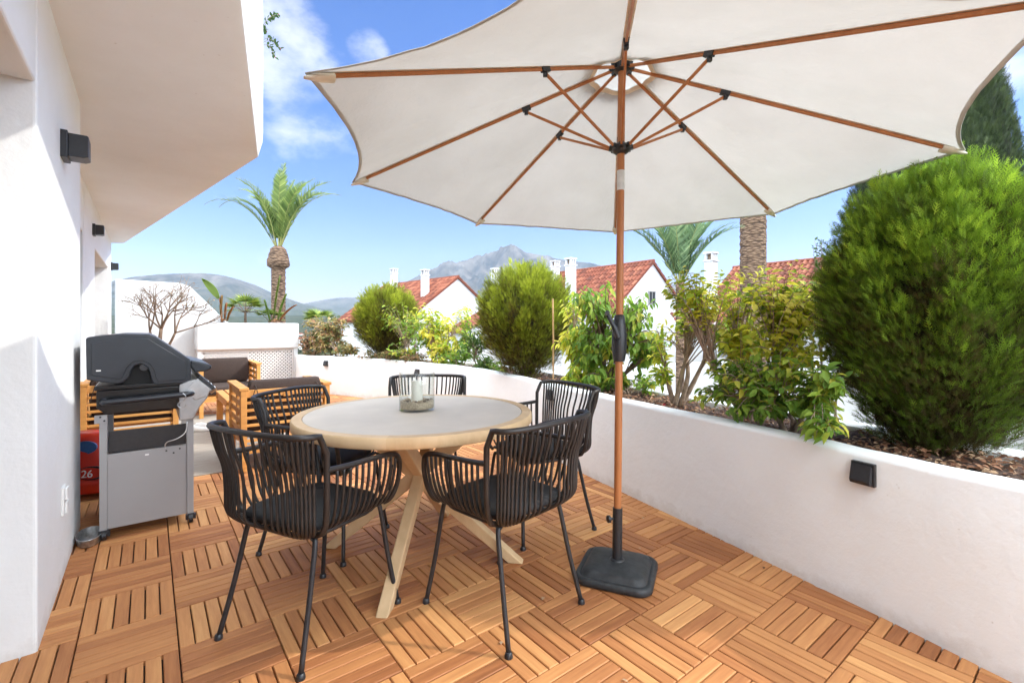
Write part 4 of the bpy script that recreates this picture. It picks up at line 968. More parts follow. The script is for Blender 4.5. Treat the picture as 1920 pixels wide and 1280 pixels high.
mLG = M_leaf('leaf_green', [(0, (.05, .11, .02)), (.5, (.18, .33, .045)), (.85, (.34, .48, .06)), (1, (.60, .56, .08))], .5)
mLY = M_leaf('leaf_yellow_green', [(0, (.06, .13, .02)), (.30, (.19, .34, .035)), (.55, (.40, .52, .05)), (.80, (.78, .74, .07)), (1, (.90, .84, .20))], .5)
mLV = M_leaf('leaf_variegated', [(0, (.12, .16, .05)), (.35, (.28, .27, .10)), (.6, (.50, .38, .12)), (.85, (.42, .20, .10)), (1, (.60, .50, .28))], .35)
mLR = M_leaf('leaf_russet', [(0, (.10, .13, .04)), (.35, (.20, .18, .06)), (.6, (.34, .17, .09)), (1, (.50, .36, .20))], .3)
mLD = M_leaf('leaf_deep_green', [(0, (.02, .05, .012)), (.6, (.06, .13, .025)), (1, (.13, .22, .05))], .3)
def E(px, py, d, rx, ry, rz, cnt): q = at(px, py, d); return (q.x, q.y, q.z, rx, ry, rz, cnt)
def planter(px, d, z=.6): q = at(px, HY, d); return (q.x, q.y, z)
# broad yellow-green shrub, right of the pole
shrub('leafy_shrub', 'tall shrub with yellow and green leaves and bare leaning stems, beside the big conifer', 'shrub', planter(1395, 2.95),
      [E(1290, 540, 3.1, .17, .2, .15, 28), E(1370, 555, 3.0, .22, .25, .19, 36), E(1465, 540, 2.85, .24, .22, .19, 42), E(1515, 600, 2.8, .16, .2, .15, 32), E(1430, 635, 2.85, .22, .2, .16, 36), E(1500, 680, 2.7, .18, .2, .16, 32), E(1380, 650, 3.0, .12, .2, .12, 20), E(1530, 540, 2.9, .12, .2, .10, 24)],
      .060, mLY, droop=.2, per=12, seed=11, rlo=.42, rhi=1.0, ratio=.56, branch=.012, trunks=5)
shrub('leafy_shrub', 'green leafy shrub below the yellow one, its branch hanging over the planter wall', 'shrub', planter(1480, 2.55),
      [E(1400, 700, 2.7, .17, .2, .12, 34), E(1480, 700, 2.55, .2, .2, .14, 40), E(1450, 750, 2.5, .17, .15, .09, 28), E(1530, 740, 2.35, .12, .12, .09, 26), E(1548, 800, 2.10, .08, .08, .06, 22), E(1560, 715, 2.2, .06, .06, .10, 20), E(1350, 690, 2.9, .10, .12, .08, 18), E(1330, 740, 2.9, .12, .1, .06, 20), E(1400, 770, 2.6, .1, .1, .04, 14)],
      .060, mLG, droop=.35, per=8, seed=12, rlo=.3, rhi=.95, branch=.009, trunks=6)
shrub('leafy_shrub', 'forked bare-stemmed shrub rising from the planter right of the umbrella pole', 'shrub', planter(1265, 3.55),
      [E(1330, 560, 3.5, .12, .1, .12, 18), E(1235, 640, 3.6, .07, .1, .14, 16), E(1380, 600, 3.4, .12, .1, .10, 16), E(1285, 590, 3.6, .12, .1, .10, 16), E(1240, 700, 3.5, .06, .08, .08, 12)],
      .07, mLY, droop=.3, per=6, seed=13, rlo=.3, rhi=.8, branch=.014, trunks=4)
shrub('leafy_shrub', 'green shrub with drooping pointed leaves right behind the umbrella pole', 'shrub', planter(1140, 4.25),
      [E(1115, 555, 4.3, .22, .25, .19, 40), E(1195, 580, 4.2, .2, .22, .20, 38), E(1160, 640, 4.2, .30, .22, .18, 50), E(1235, 650, 4.1, .10, .2, .18, 32), E(1095, 640, 4.4, .18, .2, .22, 36), E(1130, 700, 4.2, .26, .2, .1, 24)],
      .082, mLG, stem=mBark, droop=.8, per=11, seed=14, rlo=.35, rhi=.95, ratio=.42, branch=.016, trunks=6)
shrub('leafy_shrub', 'low yellow-green shrub between the oval conifer and the umbrella pole', 'shrub', planter(1075, 4.55),
      [E(1075, 560, 4.7, .14, .2, .14, 16), E(1070, 640, 4.6, .16, .2, .2, 46), E(1085, 700, 4.4, .14, .15, .1, 30)],
      .085, mLY, droop=.7, per=9, seed=15, rlo=.35, rhi=.9, ratio=.38, branch=.009)
shrub('leafy_shrub', 'pale variegated shrub with thin shoots in front of the white gable house', 'shrub', planter(815, 6.9),
      [E(820, 610, 7.0, .28, .25, .28, 60), E(835, 655, 6.9, .30, .2, .22, 60), E(876, 580, 6.9, .08, .1, .25, 10), E(795, 580, 7.1, .10, .1, .14, 8)],
      .085, mLY, droop=.4, per=9, seed=16, rlo=.5, rhi=1.0, branch=.008)
shrub('leafy_shrub', 'dark green spiky low shrub tight against the oval conifer', 'shrub', planter(905, 6.1),
      [E(895, 640, 6.2, .24, .2, .22, 36), E(905, 685, 6.1, .2, .2, .12, 20)],
      .09, mLD, stem=mBark, droop=-.3, per=10, seed=17, rlo=.3, rhi=1.0, ratio=.22, branch=.008)
shrub('leafy_shrub', 'pale green twiggy shrub overlapping the farthest conifer', 'shrub', planter(770, 7.5),
      [E(745, 595, 7.8, .34, .2, .26, 44), E(775, 620, 7.5, .16, .2, .3, 16), E(760, 655, 7.4, .28, .2, .16, 26)],
      .075, mLG, droop=.35, per=7, seed=18, rlo=.5, rhi=1.0, branch=.009, trunks=6)
shrub('leafy_shrub', 'yellow and russet shrub at the far end of the planter', 'shrub', planter(620, 8.8),
      [E(615, 640, 8.8, .34, .25, .24, 100), E(630, 610, 8.9, .30, .2, .22, 60)],
      .075, mLV, droop=.2, per=10, seed=19, rlo=.0, rhi=1.0, branch=.007)
shrub('leafy_shrub', 'reddish brown low shrub beside the raised planter', 'shrub', planter(575, 9.0),
      [E(580, 640, 9.0, .22, .25, .22, 50), E(585, 662, 8.9, .2, .2, .08, 20)],
      .07, mLR, droop=.2, per=9, seed=20, rlo=.2, rhi=1.0, branch=.007)
shrub('low_shrub', 'low dense green and brown filler shrub under the farthest conifer', 'shrub', planter(720, 7.7),
      [E(700, 668, 7.9, .25, .2, .12, 30), E(745, 668, 7.5, .25, .2, .14, 34), E(790, 675, 7.2, .22, .2, .12, 30)], .06, mLR, droop=.1, per=10, seed=41, rlo=.0, rhi=.6, branch=.006)
shrub('low_shrub', 'low dense light green filler shrub below the variegated shoots', 'shrub', planter(860, 6.6),
      [E(850, 672, 6.7, .25, .2, .14, 44), E(880, 655, 6.5, .18, .2, .18, 30), E(940, 690, 6.0, .14, .2, .08, 20)], .06, mLG, droop=.1, per=10, seed=42, rlo=.2, rhi=.9, branch=.006)
shrub('low_shrub', 'low leafy growth at the foot of the drooping green shrub', 'shrub', planter(1180, 4.0),
      [E(1150, 720, 4.2, .2, .15, .05, 24), E(1215, 720, 4.0, .12, .15, .07, 20)], .055, mLG, droop=.2, per=9, seed=43, rlo=.2, rhi=.9, branch=.006)
shrub('low_shrub', 'mixed yellow and green shrub mass at the far left end of the planter', 'shrub', planter(640, 8.4),
      [E(605, 625, 8.9, .30, .2, .22, 60), E(650, 655, 8.3, .25, .2, .14, 44), E(585, 600, 9.1, .16, .2, .12, 20)], .07, mLV, droop=.1, per=11, seed=44, rlo=.0, rhi=1.0, branch=.006)
shrub('low_shrub', 'tall loose green shoots between the two rounded conifers', 'shrub', planter(870, 6.7),
      [E(800, 640, 7.3, .25, .2, .24, 50), E(870, 620, 6.8, .14, .2, .30, 30), E(770, 600, 7.6, .16, .2, .22, 24)], .075, mLG, droop=.35, per=9, seed=45, rlo=.3, rhi=1.0, branch=.007)
# cane
t = thing('garden_cane', 'thin bare bamboo cane upright in the planter by the oval conifer', 'cane', planter(1037, 4.75))
b = MB(); z1 = at(1036, 560, 4.75).z-.6; b.tube([(0, 0, -.05), (.004, 0, z1*.5), (-.003, .0, z1)], .0085, 8)
for z in (.2, .45, .68): b.tube([(.001, 0, z), (.001, 0, z+.008)], .0105, 8)
b.build('cane_stalk', M_simple('cane_tan', (.50, .31, .15), .7), t, smooth=True)
# red flower on the soil
q = at(1244, 760, 3.42); t = thing('fallen_flower', 'small red flower lying on the planter soil', 'flower', (q.x, q.y, q.z)); L = Leaves()
for k_ in range(6): a = k_*1.05; L.add([[0, 0, 0]], [[math.cos(a), math.sin(a), .5]], [[0, 0, 1]], .024, .02, [.5])
L.build('petals', M_leaf('petal', [(0, (.5, .01, .05)), (1, (.6, .02, .08))], .2), t)

# bare tree (frangipani-like) in the corner
def bare_tree():
    rnd = random.Random(5); d0 = 6.9; base = at(300, HY, d0); base.z = 0
    t = thing('bare_tree', 'nearly leafless branching small tree against the tall white garden wall', 'tree', base)
    b = MB(); tips = []
    def grow(p, d, L_, r_, lv):
        q = p + d*L_; mid = p.lerp(q, .5) + Vector((rnd.gauss(0, .03), rnd.gauss(0, .03), 0))*L_
        pth = spline([p, mid, q], 3); b.tube(pth, [r_*(1-.3*i/(len(pth)-1)) for i in range(len(pth))], 6)
        if lv == 0: tips.append((q, d)); return
        for k in range(3 if lv in (3, 2) else 2 + (rnd.random() < .5)):
            nd = (d + Vector((rnd.gauss(0, .55), rnd.gauss(0, .45), rnd.gauss(.12, .35)))).normalized(); grow(q, nd, L_*rnd.uniform(.55, .85), r_*.62, lv-1)
    grow(Vector((0, 0, 0)), Vector((.03, 0, 1)).normalized(), .80, .03, 0) if False else None
    b.tube(spline([(0, 0, 0), (.01, 0, .4), (.0, 0, .78)], 4), .032, 8)
    for dd in ((-.45, .1, .9), (.1, -.1, 1), (.5, 0, .75), (-.1, .2, .8)):
        grow(Vector((0, 0, .76)), Vector(dd).normalized(), .40, .021, 4)
    b.build('branches', M_simple('bare_bark', (.22, .15, .10), .9, var=.3), t, smooth='all'); L = Leaves()
    for q, d in tips:
        if rnd.random() < .35: L.add([tuple(q)], [(rnd.gauss(0, 1), rnd.gauss(0, 1), -.4)], [(0, 0, 1)], rnd.uniform(.02, .045), .02, [rnd.random()])
    L.build('foliage', mLR, t)
bare_tree()
# strelitzia in the raised planter
def strel(base, specs, label, m_=None):
    t = thing('banana_leaf_plant', label, 'plant', base); b = MB(); L = Leaves()
    for (dx, dz, lean, ln, wd, r_) in specs:
        p0 = Vector((0, 0, 0)); p1 = Vector((dx, 0, dz)); b.tube(spline([p0, p0.lerp(p1, .5)+Vector((-dx*.25, 0, .02)), p1], 5), [.016*(1-.5*i/10) for i in range(11)], 7)
        vs = []; fs = []
        n_ = 9; dirv = Vector((lean, 0, 1)).normalized()
        for i in range(n_+1):
            f = i/n_; w_ = wd*math.sin(math.pi*min(1, f*.93+.07))**.7*(1-.25*f); c = p1 + dirv*ln*f + Vector((lean*.25*f*f*ln, 0, -.25*abs(lean)*f*f*ln)); sd_ = Vector((dirv.z, 0, -dirv.x))
            vs += [c - sd_*w_*.5 + Vector((0, -.03*f, 0)), c + Vector((0, .03, 0)), c + sd_*w_*.5 + Vector((0, -.03, 0))]
        for i in range(n_):
            for j in (0, 1): fs.append((i*3+j, i*3+j+1, i*3+j+4, i*3+j+3))
        lb = MB(); lb.add(vs, fs, r_); lb.build('leaf', mLeafBig, t, smooth='all', solid=.003)
    b.build('stems', mStemG, t, smooth='all')
mLeafBig = M_leaf('leaf_big', [(0, (.30, .12, .04)), (.4, (.12, .20, .03)), (1, (.24, .36, .07))], .3)
mStemG = M_simple('stem_rust', (.32, .14, .05), .6, var=.4, ns=8)
q = at(416, 603, 8.45); strel((q.x, q.y, q.z), [(-.05, .42, -.55, .48, .16, 1), (-.02, .12, .05, .36, .05, .1), (.05, .05, .1, .30, .04, 0), (.09, .02, .35, .30, .05, .05)], 'broad upright leaf on a bent stem at the left of the raised planter')
q = at(515, 603, 8.9); strel((q.x, q.y, q.z), [(-.02, .05, .12, .85, .05, .35), (.06, .03, .25, .55, .06, .5), (.10, .02, .65, .45, .05, .0), (-.08, .0, -.2, .45, .05, .4)], 'tall pointed yellowing leaves at the right of the raised planter')
# fan palms in the raised planter / behind it
mFan = M_leaf('fan_leaf', [(0, (.04, .08, .02)), (.5, (.14, .22, .04)), (1, (.38, .42, .07))], .3)
def fan_palm(base, h, rad, n, label, seed, grp=None):
    g = np.random.default_rng(seed); t = thing('fan_palm', label, 'palm', base, 0, grp); L = Leaves(); b = MB()
    b.tube([(0, 0, -.1), (0, 0, h*.55)], [.03, .02], 7)
    for k in range(n):
        a = g.random()*6.28; e = g.uniform(.1, 1.2); tip = Vector((math.cos(a)*math.cos(e), math.sin(a)*math.cos(e), math.sin(e)))*rad*.55 + Vector((0, 0, h*.55)); b.tube([(0, 0, h*.5), tip], .006, 5)
        d = Vector((math.cos(a)*math.cos(e), math.sin(a)*math.cos(e), math.sin(e)*.6)).normalized(); s_ = d.cross(Vector((0, 0, 1))).normalized(); nn = s_.cross(d)
        aa = np.linspace(-1.5, 1.5, 15); D = np.array([tuple(d*math.cos(x) + s_*math.sin(x) + Vector((0, 0, -.15))) for x in aa])
        L.add(np.tile(tuple(tip), (15, 1)), D, np.tile(tuple(nn), (15, 1)), rad*.55, rad*.06, np.clip(g.normal(.6, .2, 15), 0, 1), 'blade')
    L.build('fronds', mFan, t); b.build('trunk', mBark, t, smooth='all')
fan_palm(tuple(at(460, 603, 9.3)), .35, .42, 16, 'yellow-green fan palm behind the raised planter, left of the palm trunk', 31)
fan_palm(tuple(at(505, 612, 9.6)), .22, .34, 10, 'small fan palm at the foot of the tall palm trunk', 32)
fan_palm(tuple(at(598, 625, 16)), .6, .65, 14, 'distant dark green fan palm beyond the planter corner', 33)

# feather palms
def frond(L, b, base, az_, e0, ln, droop, lw, seed, stem_r=.018, gap=.12):
    rnd = random.Random(seed); P = [Vector(base)]; e = e0; n_ = 22; ds = ln/n_; h = Vector((math.cos(az_), math.sin(az_), 0))
    for i in range(n_):
        P.append(P[-1] + (h*math.cos(e) + Vector((0, 0, math.sin(e))))*ds); e -= droop*(i/n_)**1.2/n_*2.2
    b.tube(P, [stem_r*(1-.85*i/n_) for i in range(n_+1)], 5)
    m_ = 58; s0 = h.cross(Vector((0, 0, 1)))
    for q in range(m_):
        f = gap + (1-gap)*q/m_; x_ = f*n_; i0 = min(int(x_), n_-1); p = P[i0].lerp(P[i0+1], x_-i0); ax_ = (P[i0+1]-P[i0]).normalized(); up = s0.cross(ax_).normalized()
        l_ = lw*math.sin(math.pi*min(1, .12+f*.85))**.6*rnd.uniform(.85, 1.1)
        for sd_ in (-1, 1):
            D = ax_*.75 + s0*sd_*.75 + up*rnd.uniform(.15, .5) + Vector((0, 0, -.12))
            L.add([tuple(p)], [tuple(D)], [tuple(up + s0*sd_*.5)], l_, l_*.11, [min(1, max(0, rnd.gauss(.5, .2)))], 'blade')
mPalm = M_leaf('palm_leaf', [(0, (.08, .14, .05)), (.5, (.22, .31, .09)), (1, (.45, .52, .17))], .45)
mPalm2 = M_leaf('palm_leaf_grey', [(0, (.10, .17, .09)), (.5, (.22, .34, .17)), (1, (.42, .52, .28))], .45)
m, nt, p = newmat('palm_trunk')
tcn = nt.nodes.new('ShaderNodeTexCoord'); mpn = nt.nodes.new('ShaderNodeMapping'); mpn.inputs['Scale'].default_value = (6, 6, 14); nt.links.new(tcn.outputs['Object'], mpn.inputs[0])
vn = nt.nodes.new('ShaderNodeTexVoronoi'); vn.inputs['Scale'].default_value = 1.4; nt.links.new(mpn.outputs[0], vn.inputs['Vector'])
nt.links.new(ramp(nt, vn.outputs['Distance'], [(.0, (.25, .165, .105)), (.5, (.15, .093, .06)), (.9, (.06, .036, .024))]), p.inputs['Base Color']); bump(nt, p, vn.outputs['Distance'], 1, -.04); p.inputs['Roughness'].default_value = .95
mTrunk = m
def palm(base, ztop, rad, label, fr, lw, mat, bulge=0, seed=1, stem_r=.02):
    t = thing('palm_tree', label, 'palm tree', base); b = MB(); H_ = ztop - base[2]; rr_ = []; rnd = random.Random(seed)
    steps = int(H_/.09)
    for i in range(steps+1):
        z = H_*i/steps; rad_ = rad*(1.0 + .04*(i % 2) + .15*max(0, 1-z/.8))
        if bulge:
            f = (z-(H_-bulge))/bulge
            if f > 0: rad_ *= 1 + .80*min(1, f*6)*(1 - f)**.6 - .15*f
            if f > .93: rad_ *= .75
        rr_.append([(rad_*math.cos(2*math.pi*j/20)*(1+.05*math.sin(j*3+i*1.7)), rad_*math.sin(2*math.pi*j/20)*(1+.05*math.sin(j*3+i*1.7)), z) for j in range(20)])
    b.rings(rr_); b.build('trunk', mTrunk, t, smooth='all')
    L = Leaves(); b = MB()
    for k, (a, e, ln, dr) in enumerate(fr): frond(L, b, (math.cos(a)*rad*.3, math.sin(a)*rad*.3, H_-.05), a, e, ln, dr, lw, seed*100+k, stem_r)
    L.build('fronds', mat, t); b.build('frond_stems', mStemP, t, smooth='all'); return t
mStemP = M_simple('frond_stem', (.30, .30, .10), .6, var=.2)
d = 15.; q = at(522, 611, d)
fr = [(R(180), R(66), 2.6, 2.2), (R(170), R(74), 2.5, 1.5), (R(200), R(80), 2.4, 1.2), (R(150), R(70), 2.6, 1.8), (R(90), R(86), 2.75, .3), (R(60), R(84), 2.3, .6), (R(0), R(70), 2.7, 1.3), (R(-15), R(64), 2.5, 1.6), (R(20), R(66), 2.7, 1.5), (R(-30), R(72), 2.3, 1.2), (R(230), R(76), 2.3, 1.3), (R(300), R(82), 2.3, .8), (R(190), R(58), 2.7, 1.9), (R(10), R(78), 2.5, 1.0)]
palm((q.x, q.y, -4.2), at(0, 462, d).z, .20, 'tall feather palm with a swollen trunk top left of the mountains', [(a_, min(R(88), e_+R(3)), l_*1.05, d_*1.05) for a_, e_, l_, d_ in fr], .38, mPalm, bulge=.72, seed=3)
d = 10.; q = at(1275, 611, d)
fr = [(R(a), R(e), ln, dr) for a, e, ln, dr in ((180, 60, 1.9, 1.1), (168, 66, 1.8, 1.0), (195, 72, 1.8, .8), (150, 76, 1.8, .5), (100, 84, 1.9, .3), (60, 80, 1.8, .4), (20, 70, 1.8, .9), (0, 60, 1.9, 1.2), (-20, 66, 1.7, 1.1), (-60, 76, 1.6, .7), (240, 76, 1.6, .7), (280, 84, 1.8, .4), (-5, 76, 1.8, .8))]
palm((q.x, q.y, -4.2), at(0, 528, d).z, .085, 'slender young feather palm with silvery fronds just below the umbrella edge', fr, .35, mPalm2, seed=4, stem_r=.014)
d = 12.; q = at(1412, 611, d)
fr = [(R(a*360/22), R([75, 50, 25, 5][a % 4]), 3.4, [1.0, 1.5, 1.6, 1.4][a % 4]) for a in range(22)]
palm((q.x, q.y, -4.2), 9.9, .295, 'thick tall palm trunk rising behind the umbrella canopy', fr, .45, mPalm, seed=5, stem_r=.03)
# small dark shoots right of pole, against the sky by the conifer
# cypress
def cypress(base, rad, h, label, n, seed):
    g = np.random.default_rng(seed); t = thing('cypress_tree', label, 'tree', base); L = Leaves(); s = .22 + .78*g.random(n)**.85
    rr = rad*np.sin(np.pi*np.clip(.12+s*.88, 0, 1))**.62*(1 - .35*s); ph = g.random(n)*2*np.pi; k = 1 + .05*np.sin(ph*9+s*20) + g.normal(0, .02, n)
    dep = 1 - np.clip(g.exponential(.035, n), 0, .2)
    P = np.stack([rr*np.cos(ph)*k*dep, rr*np.sin(ph)*k*dep, s*h+.3], 1)
    D = np.stack([np.cos(ph)*.35, np.sin(ph)*.35, np.ones(n)], 1) + g.normal(0, .15, (n, 3)); Nn = np.stack([np.cos(ph), np.sin(ph), .2*np.ones(n)], 1)+g.normal(0, .4, (n, 3))
    L.add(P, D, Nn, g.uniform(.14, .26, n), g.uniform(.12, .22, n), np.clip(g.normal(.5, .2, n)+.25*(k-1)*4, 0, 1), 'frond')
    L.build('crown', M_leaf('cypress_leaf', [(0, (.012, .022, .008)), (.5, (.035, .058, .018)), (1, (.085, .115, .035))], .1), t)
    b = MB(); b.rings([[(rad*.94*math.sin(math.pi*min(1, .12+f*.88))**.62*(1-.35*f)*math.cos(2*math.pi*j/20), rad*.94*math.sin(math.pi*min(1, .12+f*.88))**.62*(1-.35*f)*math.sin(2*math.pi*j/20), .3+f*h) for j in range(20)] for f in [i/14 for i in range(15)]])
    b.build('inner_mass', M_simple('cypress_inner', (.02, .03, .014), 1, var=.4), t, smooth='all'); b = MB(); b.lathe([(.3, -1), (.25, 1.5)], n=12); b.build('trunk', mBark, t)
q = at(1746, HY, 14.); cypress((q.x, q.y, -3.5), 2.38, 15.8, 'tall dark green cypress behind the big conifer bush', 62000, 8)
# bougainvillea sprigs over the balcony
L = Leaves(); b = MB(); q0_ = at(478, 60, 3.9)
t = thing('flowering_sprigs', 'small leafy flowering sprigs poking out from behind the balcony parapet', 'plant', q0_)
for (px, py) in ((522, 28), (512, 34), (526, 92), (518, 86), (516, 108), (500, 60)):
    q = at(px, py, 3.95) - q0_; pth = spline([(-.1, .1, -.1), q*.6 + Vector((0, 0, .02)), q], 5); b.tube(pth, .0015, 5)
    for i in range(5, len(pth)):
        for sd_ in (-1, 1): L.add([tuple(pth[i])], [(random.gauss(.3, .5), random.gauss(0, .5), sd_*.7)], [(random.gauss(0, .5), -1, .3)], .034, .022, [random.uniform(.1, .5)])
    fl = MB(); fl.lathe([(.001, -.004), (.005, 0), (.004, .005), (.001, .007)], q, 8); fl.build('bud', M_simple('bud_red', (.4, .02, .06), .6), t, smooth='all')
L.build('foliage', mLD, t); b.build('stems', mTwig, t)
# wispy sprig at left of big conifer
shrub('thin_sprig', 'loose grey-green shoot standing clear of the big conifer on its left', 'shrub', planter(1560, 2.9), [E(1535, 465, 2.95, .045, .05, .07, 12), E(1530, 490, 2.95, .03, .04, .05, 5)], .028, mLD, droop=-.3, per=12, seed=23, rlo=.5, rhi=1, ratio=.5, branch=.005, trunks=2)

# ------------------------------------------------------------------ HOUSES
def chimney(parent, x, y, z0, z1, w_=.42, name='chimney'):
    b = MB(); b.box(x-w_/2, x+w_/2, y-w_/2, y+w_/2, z0, z1-.42); b.box(x-w_/2-.05, x+w_/2+.05, y-w_/2-.05, y+w_/2+.05, z1-.42, z1-.36)
    for sx_ in (-1, 0, 1):
        for sy_ in (-1, 1):
            b.box(x+sx_*(w_/2-.05)-.045, x+sx_*(w_/2-.05)+.045, y+sy_*(w_/2-.05)-.045, y+sy_*(w_/2-.05)+.045, z1-.36, z1-.08)
    b.box(x-w_/2-.04, x+w_/2+.04, y-w_/2-.04, y+w_/2+.04, z1-.08, z1)
    c = b.build(name, mPl2, parent, bevel=.01)
    b = MB(); b.box(x-w_/2+.11, x+w_/2-.11, y-w_/2+.11, y+w_/2-.11, z1-.36, z1-.08); b.build('flue', mBark, c); return c
def roof_plane(b, p00, p10, p01, tile=.24):       # p00 eave start, p10 eave end, p01 ridge start: barrel tiles run eave->ridge
    p00, p10, p01 = map(Vector, (p00, p10, p01)); u = p10-p00; v = p01-p00; n_ = u.cross(v).normalized()
    if n_.z < 0: n_ = -n_
    nu = max(2, int(u.length/tile)); sub = 6; rows = max(2, int(v.length/.42))
    for i in range(nu):
        for r_ in range(rows):
            rd = random.random()
            vs = []
            for e in (0, 1):
                f = (r_+e)/rows; lift = .035*(1-e)
                for k in range(sub+1):
                    x = (i+k/sub)/nu; hgt = .085*math.sin(math.pi*min(1, k/sub*1.35)) if k/sub < .74 else -.02*math.sin(math.pi*(k/sub-.74)/.26)
                    vs.append(p00 + u*x + v*f + n_*(hgt + lift + .01))
            m_ = sub+1; b.add(vs, [(k, k+1, k+1+m_, k+m_) for k in range(sub)], rd)
def house(name, label, apex, yaw, hw, eave, length, zbase, ridge_over=.0, chims=(), wins=(), group=None, detail=True):
    """apex = world position of the near gable top; local x across gable, y along the ridge away"""
    t = thing(name, label, 'house', (apex.x, apex.y, zbase), yaw, group); H_ = apex.z - zbase; e = eave - zbase
    b = MB(); b.prism([(-hw, 0), (hw, 0), (hw, e), (0, H_-.12), (-hw, e)], 0, length); wl = b.build('wall', mPl2, t)
    b = MB(); o_ = .25; sl_ = (H_-e)/hw
    for s_ in (-1, 1):
        roof_plane(b, (s_*(hw+o_), -.12, e-o_*sl_), (s_*(hw+o_), length+.12, e-o_*sl_), (0, -.12, H_))
        b.prism([(s_*(hw+o_), e-o_*sl_-.10), (s_*(hw+o_), e-o_*sl_-.005), (0, H_-.005), (0, H_-.115)], -.118, length+.118, .3)
    b.tube([(0, -.12, H_+.02), (0, length+.12, H_+.02)], .10, 8, r=.4)
    rf = b.build('roof', mRoof, t)
    for (x, y, z0, z1) in chims: chimney(rf, x, y, z0-zbase, z1-zbase)
    for (x, z, w_, h_) in wins:
        b = MB()
        x0_, x1_, z0_, z1_ = x-w_/2, x+w_/2, z-zbase-h_/2, z-zbase+h_/2; g_ = .06
        for (a0, a1, c0, c1) in ((x0_-g_, x0_, z0_-g_, z1_+g_), (x1_, x1_+g_, z0_-g_, z1_+g_), (x0_, x1_, z0_-g_, z0_), (x0_, x1_, z1_, z1_+g_), (x-.02, x+.02, z0_, z1_)): b.box(a0, a1, -.05, .02, c0, c1)
        wo = b.build('window', mBlack2, t); b = MB(); b.box(x0_, x1_, -.02, -.004, z0_, z1_); b.build('pane', mGlassDark, wo)
    return t
D = 26.; ap = at(1223, 490, D); house('white_house', 'white gabled house with a small dark window behind the palm, right of the umbrella pole', ap, YAW, 3.3, ap.z-2.7, 9.5, -7, chims=(), wins=((-.35+.3, at(0, 558, D).z, .5, .62),), group='white houses with red tiled roofs')
D1 = 33.; ap1 = at(858, 519, D1); house('white_house', 'white gabled house with two chimneys left of the oval conifer', ap1, YAW+.12, 4.0, ap1.z-2.9, 10, -7, group='white houses with red tiled roofs', chims=((-1.9, 1.2, at(0, 575, D1).z, at(0, 510, D1+1).z), (-1.2, 6.5, at(0, 530, D1).z, at(0, 507, D1+5).z)))
D3 = 22.; ap3 = at(1545, 486, D3) - Jv*7; house('white_house', 'house with a long red tiled roof behind the thick palm trunk', ap3, YAW, 4.2, ap3.z-3.0, 7+4.2, -7, group='white houses with red tiled roofs', chims=())
def free_chimney(px, ptop, pbot, d, label, w_=.5):
    q = at(px, ptop, d); t = thing('chimney_stack', label, 'chimney', (q.x, q.y, 0), YAW, 'white rooftop chimneys'); chimney(t, 0, 0, at(0, pbot, d).z-2.5, q.z, w_, 'stack'); return t
free_chimney(1070, 484, 560, 25.5, 'tall white chimney at the left end of the roof beside the umbrella pole', .42)
free_chimney(1041, 489, 530, 31, 'short white chimney partly behind the oval conifer top', .42)
free_chimney(928, 503, 560, 33, 'white chimney peeping out left of the oval conifer', .42)
free_chimney(1333, 473, 540, 21, 'white chimney between the two palms', .40)
# lower wing with a porch, and its terrace wall
qa = at(1262, HY, 18.5); t = thing('white_wing', 'low white building with a tiled porch and dark window behind the yellow-green shrub', 'house', (qa.x, qa.y, -6), 0)
b = MB(); zt = at(0, 622, 18.5).z+6; b.box(-6, 2.0, .5, 5, 0, zt+.35); b.box(2.0, 2.9, .5, 5, 0, at(0, 672, 18.5).z+6); b.box(2.0, 8.5, 2.0, 5, 0, zt+.35); b.box(4.0, 8.5, .5, 2.0, 0, zt-.2); b.build('wall', mPl2, t)
b = MB(); roof_plane(b, (.4, .25, zt+.1), (3.9, .25, zt+.1), (.4, 1.6, zt+.75)); b.box(.4, 3.9, .3, 1.6, zt-.15, zt+.08); b.build('porch_roof', mRoof, t)
b = MB(); z0_ = at(0, 668, 18.5).z+6; z1_ = at(0, 632, 18.5).z+6
for x0_, x1_ in ((1.95, 2.55), (2.75, 3.3)): b.box(x0_, x1_, 1.93, 1.99, z0_, z1_)
b.build('window', mGlassDark, t)
qa = at(1000, HY, 13.2); b = MB(); zt = at(0, 674, 13.2).z
b.box(0, 11.5, 0, .3, -6, zt); o = b.build('neighbour_wall', mPl2, bevel=.03); o.location = (qa.x+1.2, qa.y-2.2, 0); o.rotation_euler = (0, 0, .33); tag(o, 'plain white boundary wall seen through the shrubs', 'wall')
# lower roof bit left of oval conifer
qa = at(893, 592, 27); ap4 = Vector((qa.x+1.6, qa.y, at(0, 578, 27).z)); house('white_house', 'low red tiled roof just left of the oval conifer, below the gable', ap4, YAW-.3, 2.2, ap4.z-1.2, 4, -7, group='white houses with red tiled roofs')

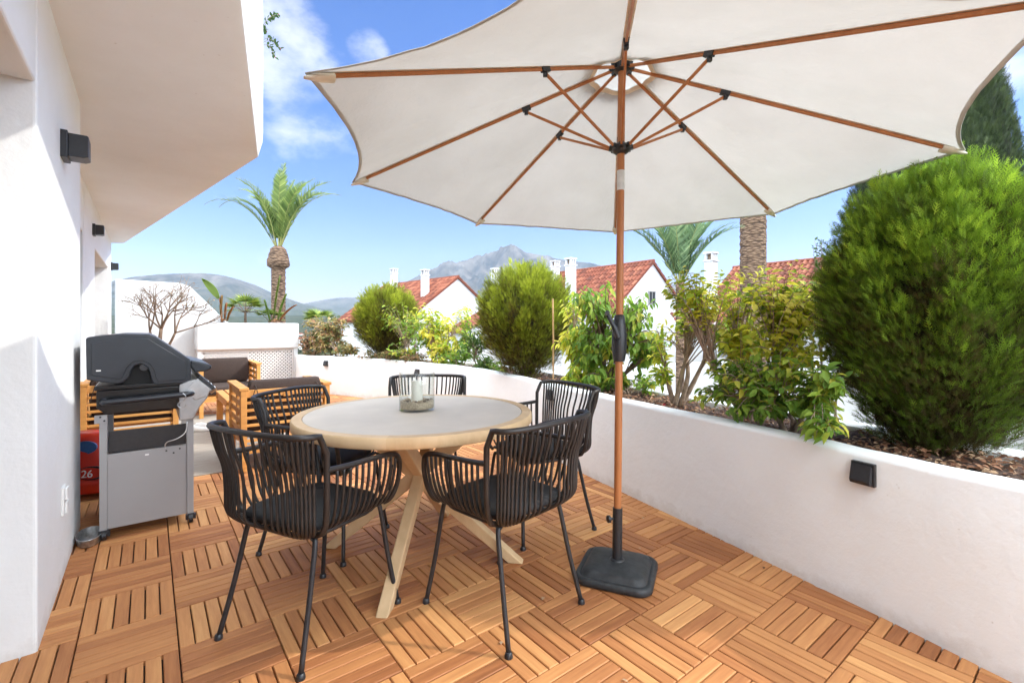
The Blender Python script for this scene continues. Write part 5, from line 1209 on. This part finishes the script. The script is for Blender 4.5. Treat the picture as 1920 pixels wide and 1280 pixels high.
# distant town
rnd = random.Random(77)
wall_m = M_simple('town_white', (.72, .71, .69), .9, var=.05); n_h = 0
tw = [(rnd.uniform(555, 660), rnd.uniform(250, 1500)) for _ in range(22)] + [(rnd.uniform(425, 555), rnd.uniform(250, 1200)) for _ in range(8)]
tw.sort(key=lambda a_: a_[1])
for k_, (px, r_) in enumerate(tw):
    a = math.atan2(px-CX, FP); zz = float(terrain(np.array([a]), np.array([r_]))[0]); x, y = r_*math.sin(a), r_*math.cos(a); w_ = rnd.uniform(7, 14); h_ = rnd.uniform(4, 8); l_ = rnd.uniform(8, 16)
    side = 'left' if px < 560 else 'middle'
    t = thing('hillside_house', 'tiny white house on the hazy hillside between the far bush and the mountains', 'house', (x, y, zz-1), rnd.uniform(-.8, .8), 'distant hillside houses')
    b = MB(); b.box(-w_/2, w_/2, 0, l_, 0, h_); b.build('wall', wall_m, t)
    b = MB(); b.prism([(-w_/2-.4, h_), (w_/2+.4, h_), (0, h_+w_*.22)], -.4, l_+.4, .5); b.build('roof', mRoof, t)
L = Leaves(); n_ = 9000
px_ = rng.uniform(300, 1250, n_); r_ = 230*np.exp(rng.random(n_)*2.3); a = np.arctan2(px_-CX, FP); zz = terrain(a, r_)
mound = rng.uniform(.9, 1.9, n_)*(r_/400)**.35
for q in range(10):
    off3 = rng.normal(0, 1, (n_, 3)); off3[:, 2] = np.abs(off3[:, 2])
    P = np.stack([r_*np.sin(a), r_*np.cos(a), zz], 1) + off3*mound[:, None]*np.array([.9, .9, 1.1])
    L.add(P, rng.normal(0, 1, (n_, 3)) + np.array([0, 0, .6]), rng.normal(0, 1, (n_, 3)), mound*.8, mound*.7, rng.random(n_)*.6+.2*rng.random(n_))
tag(L.build('woodland', M_leaf('wood_far', [(0, (.012, .022, .01)), (.5, (.03, .045, .02)), (1, (.07, .08, .035))], .1)), 'green wooded valley and hillside far below the terrace', 'woodland', kind='stuff')

# ------------------------------------------------------------------ haze
b = MB(); b.box(-9600, 9600, -9600, 9600, -60, 1420)
hz = b.build('haze', M_simple('tmp', (1, 1, 1))); tag(hz, 'thin pale blue haze filling the valley air', 'haze', kind='stuff')
m = bpy.data.materials.new('haze_air'); m.use_nodes = True; nt = m.node_tree; nt.nodes.clear(); oo = nt.nodes.new('ShaderNodeOutputMaterial'); pv = nt.nodes.new('ShaderNodeVolumePrincipled')
pv.inputs['Color'].default_value = (.60, .73, .95, 1); pv.inputs['Density'].default_value = 4.2e-5; pv.inputs['Anisotropy'].default_value = .1
nt.links.new(pv.outputs[0], oo.inputs['Volume']); hz.data.materials.clear(); hz.data.materials.append(m)
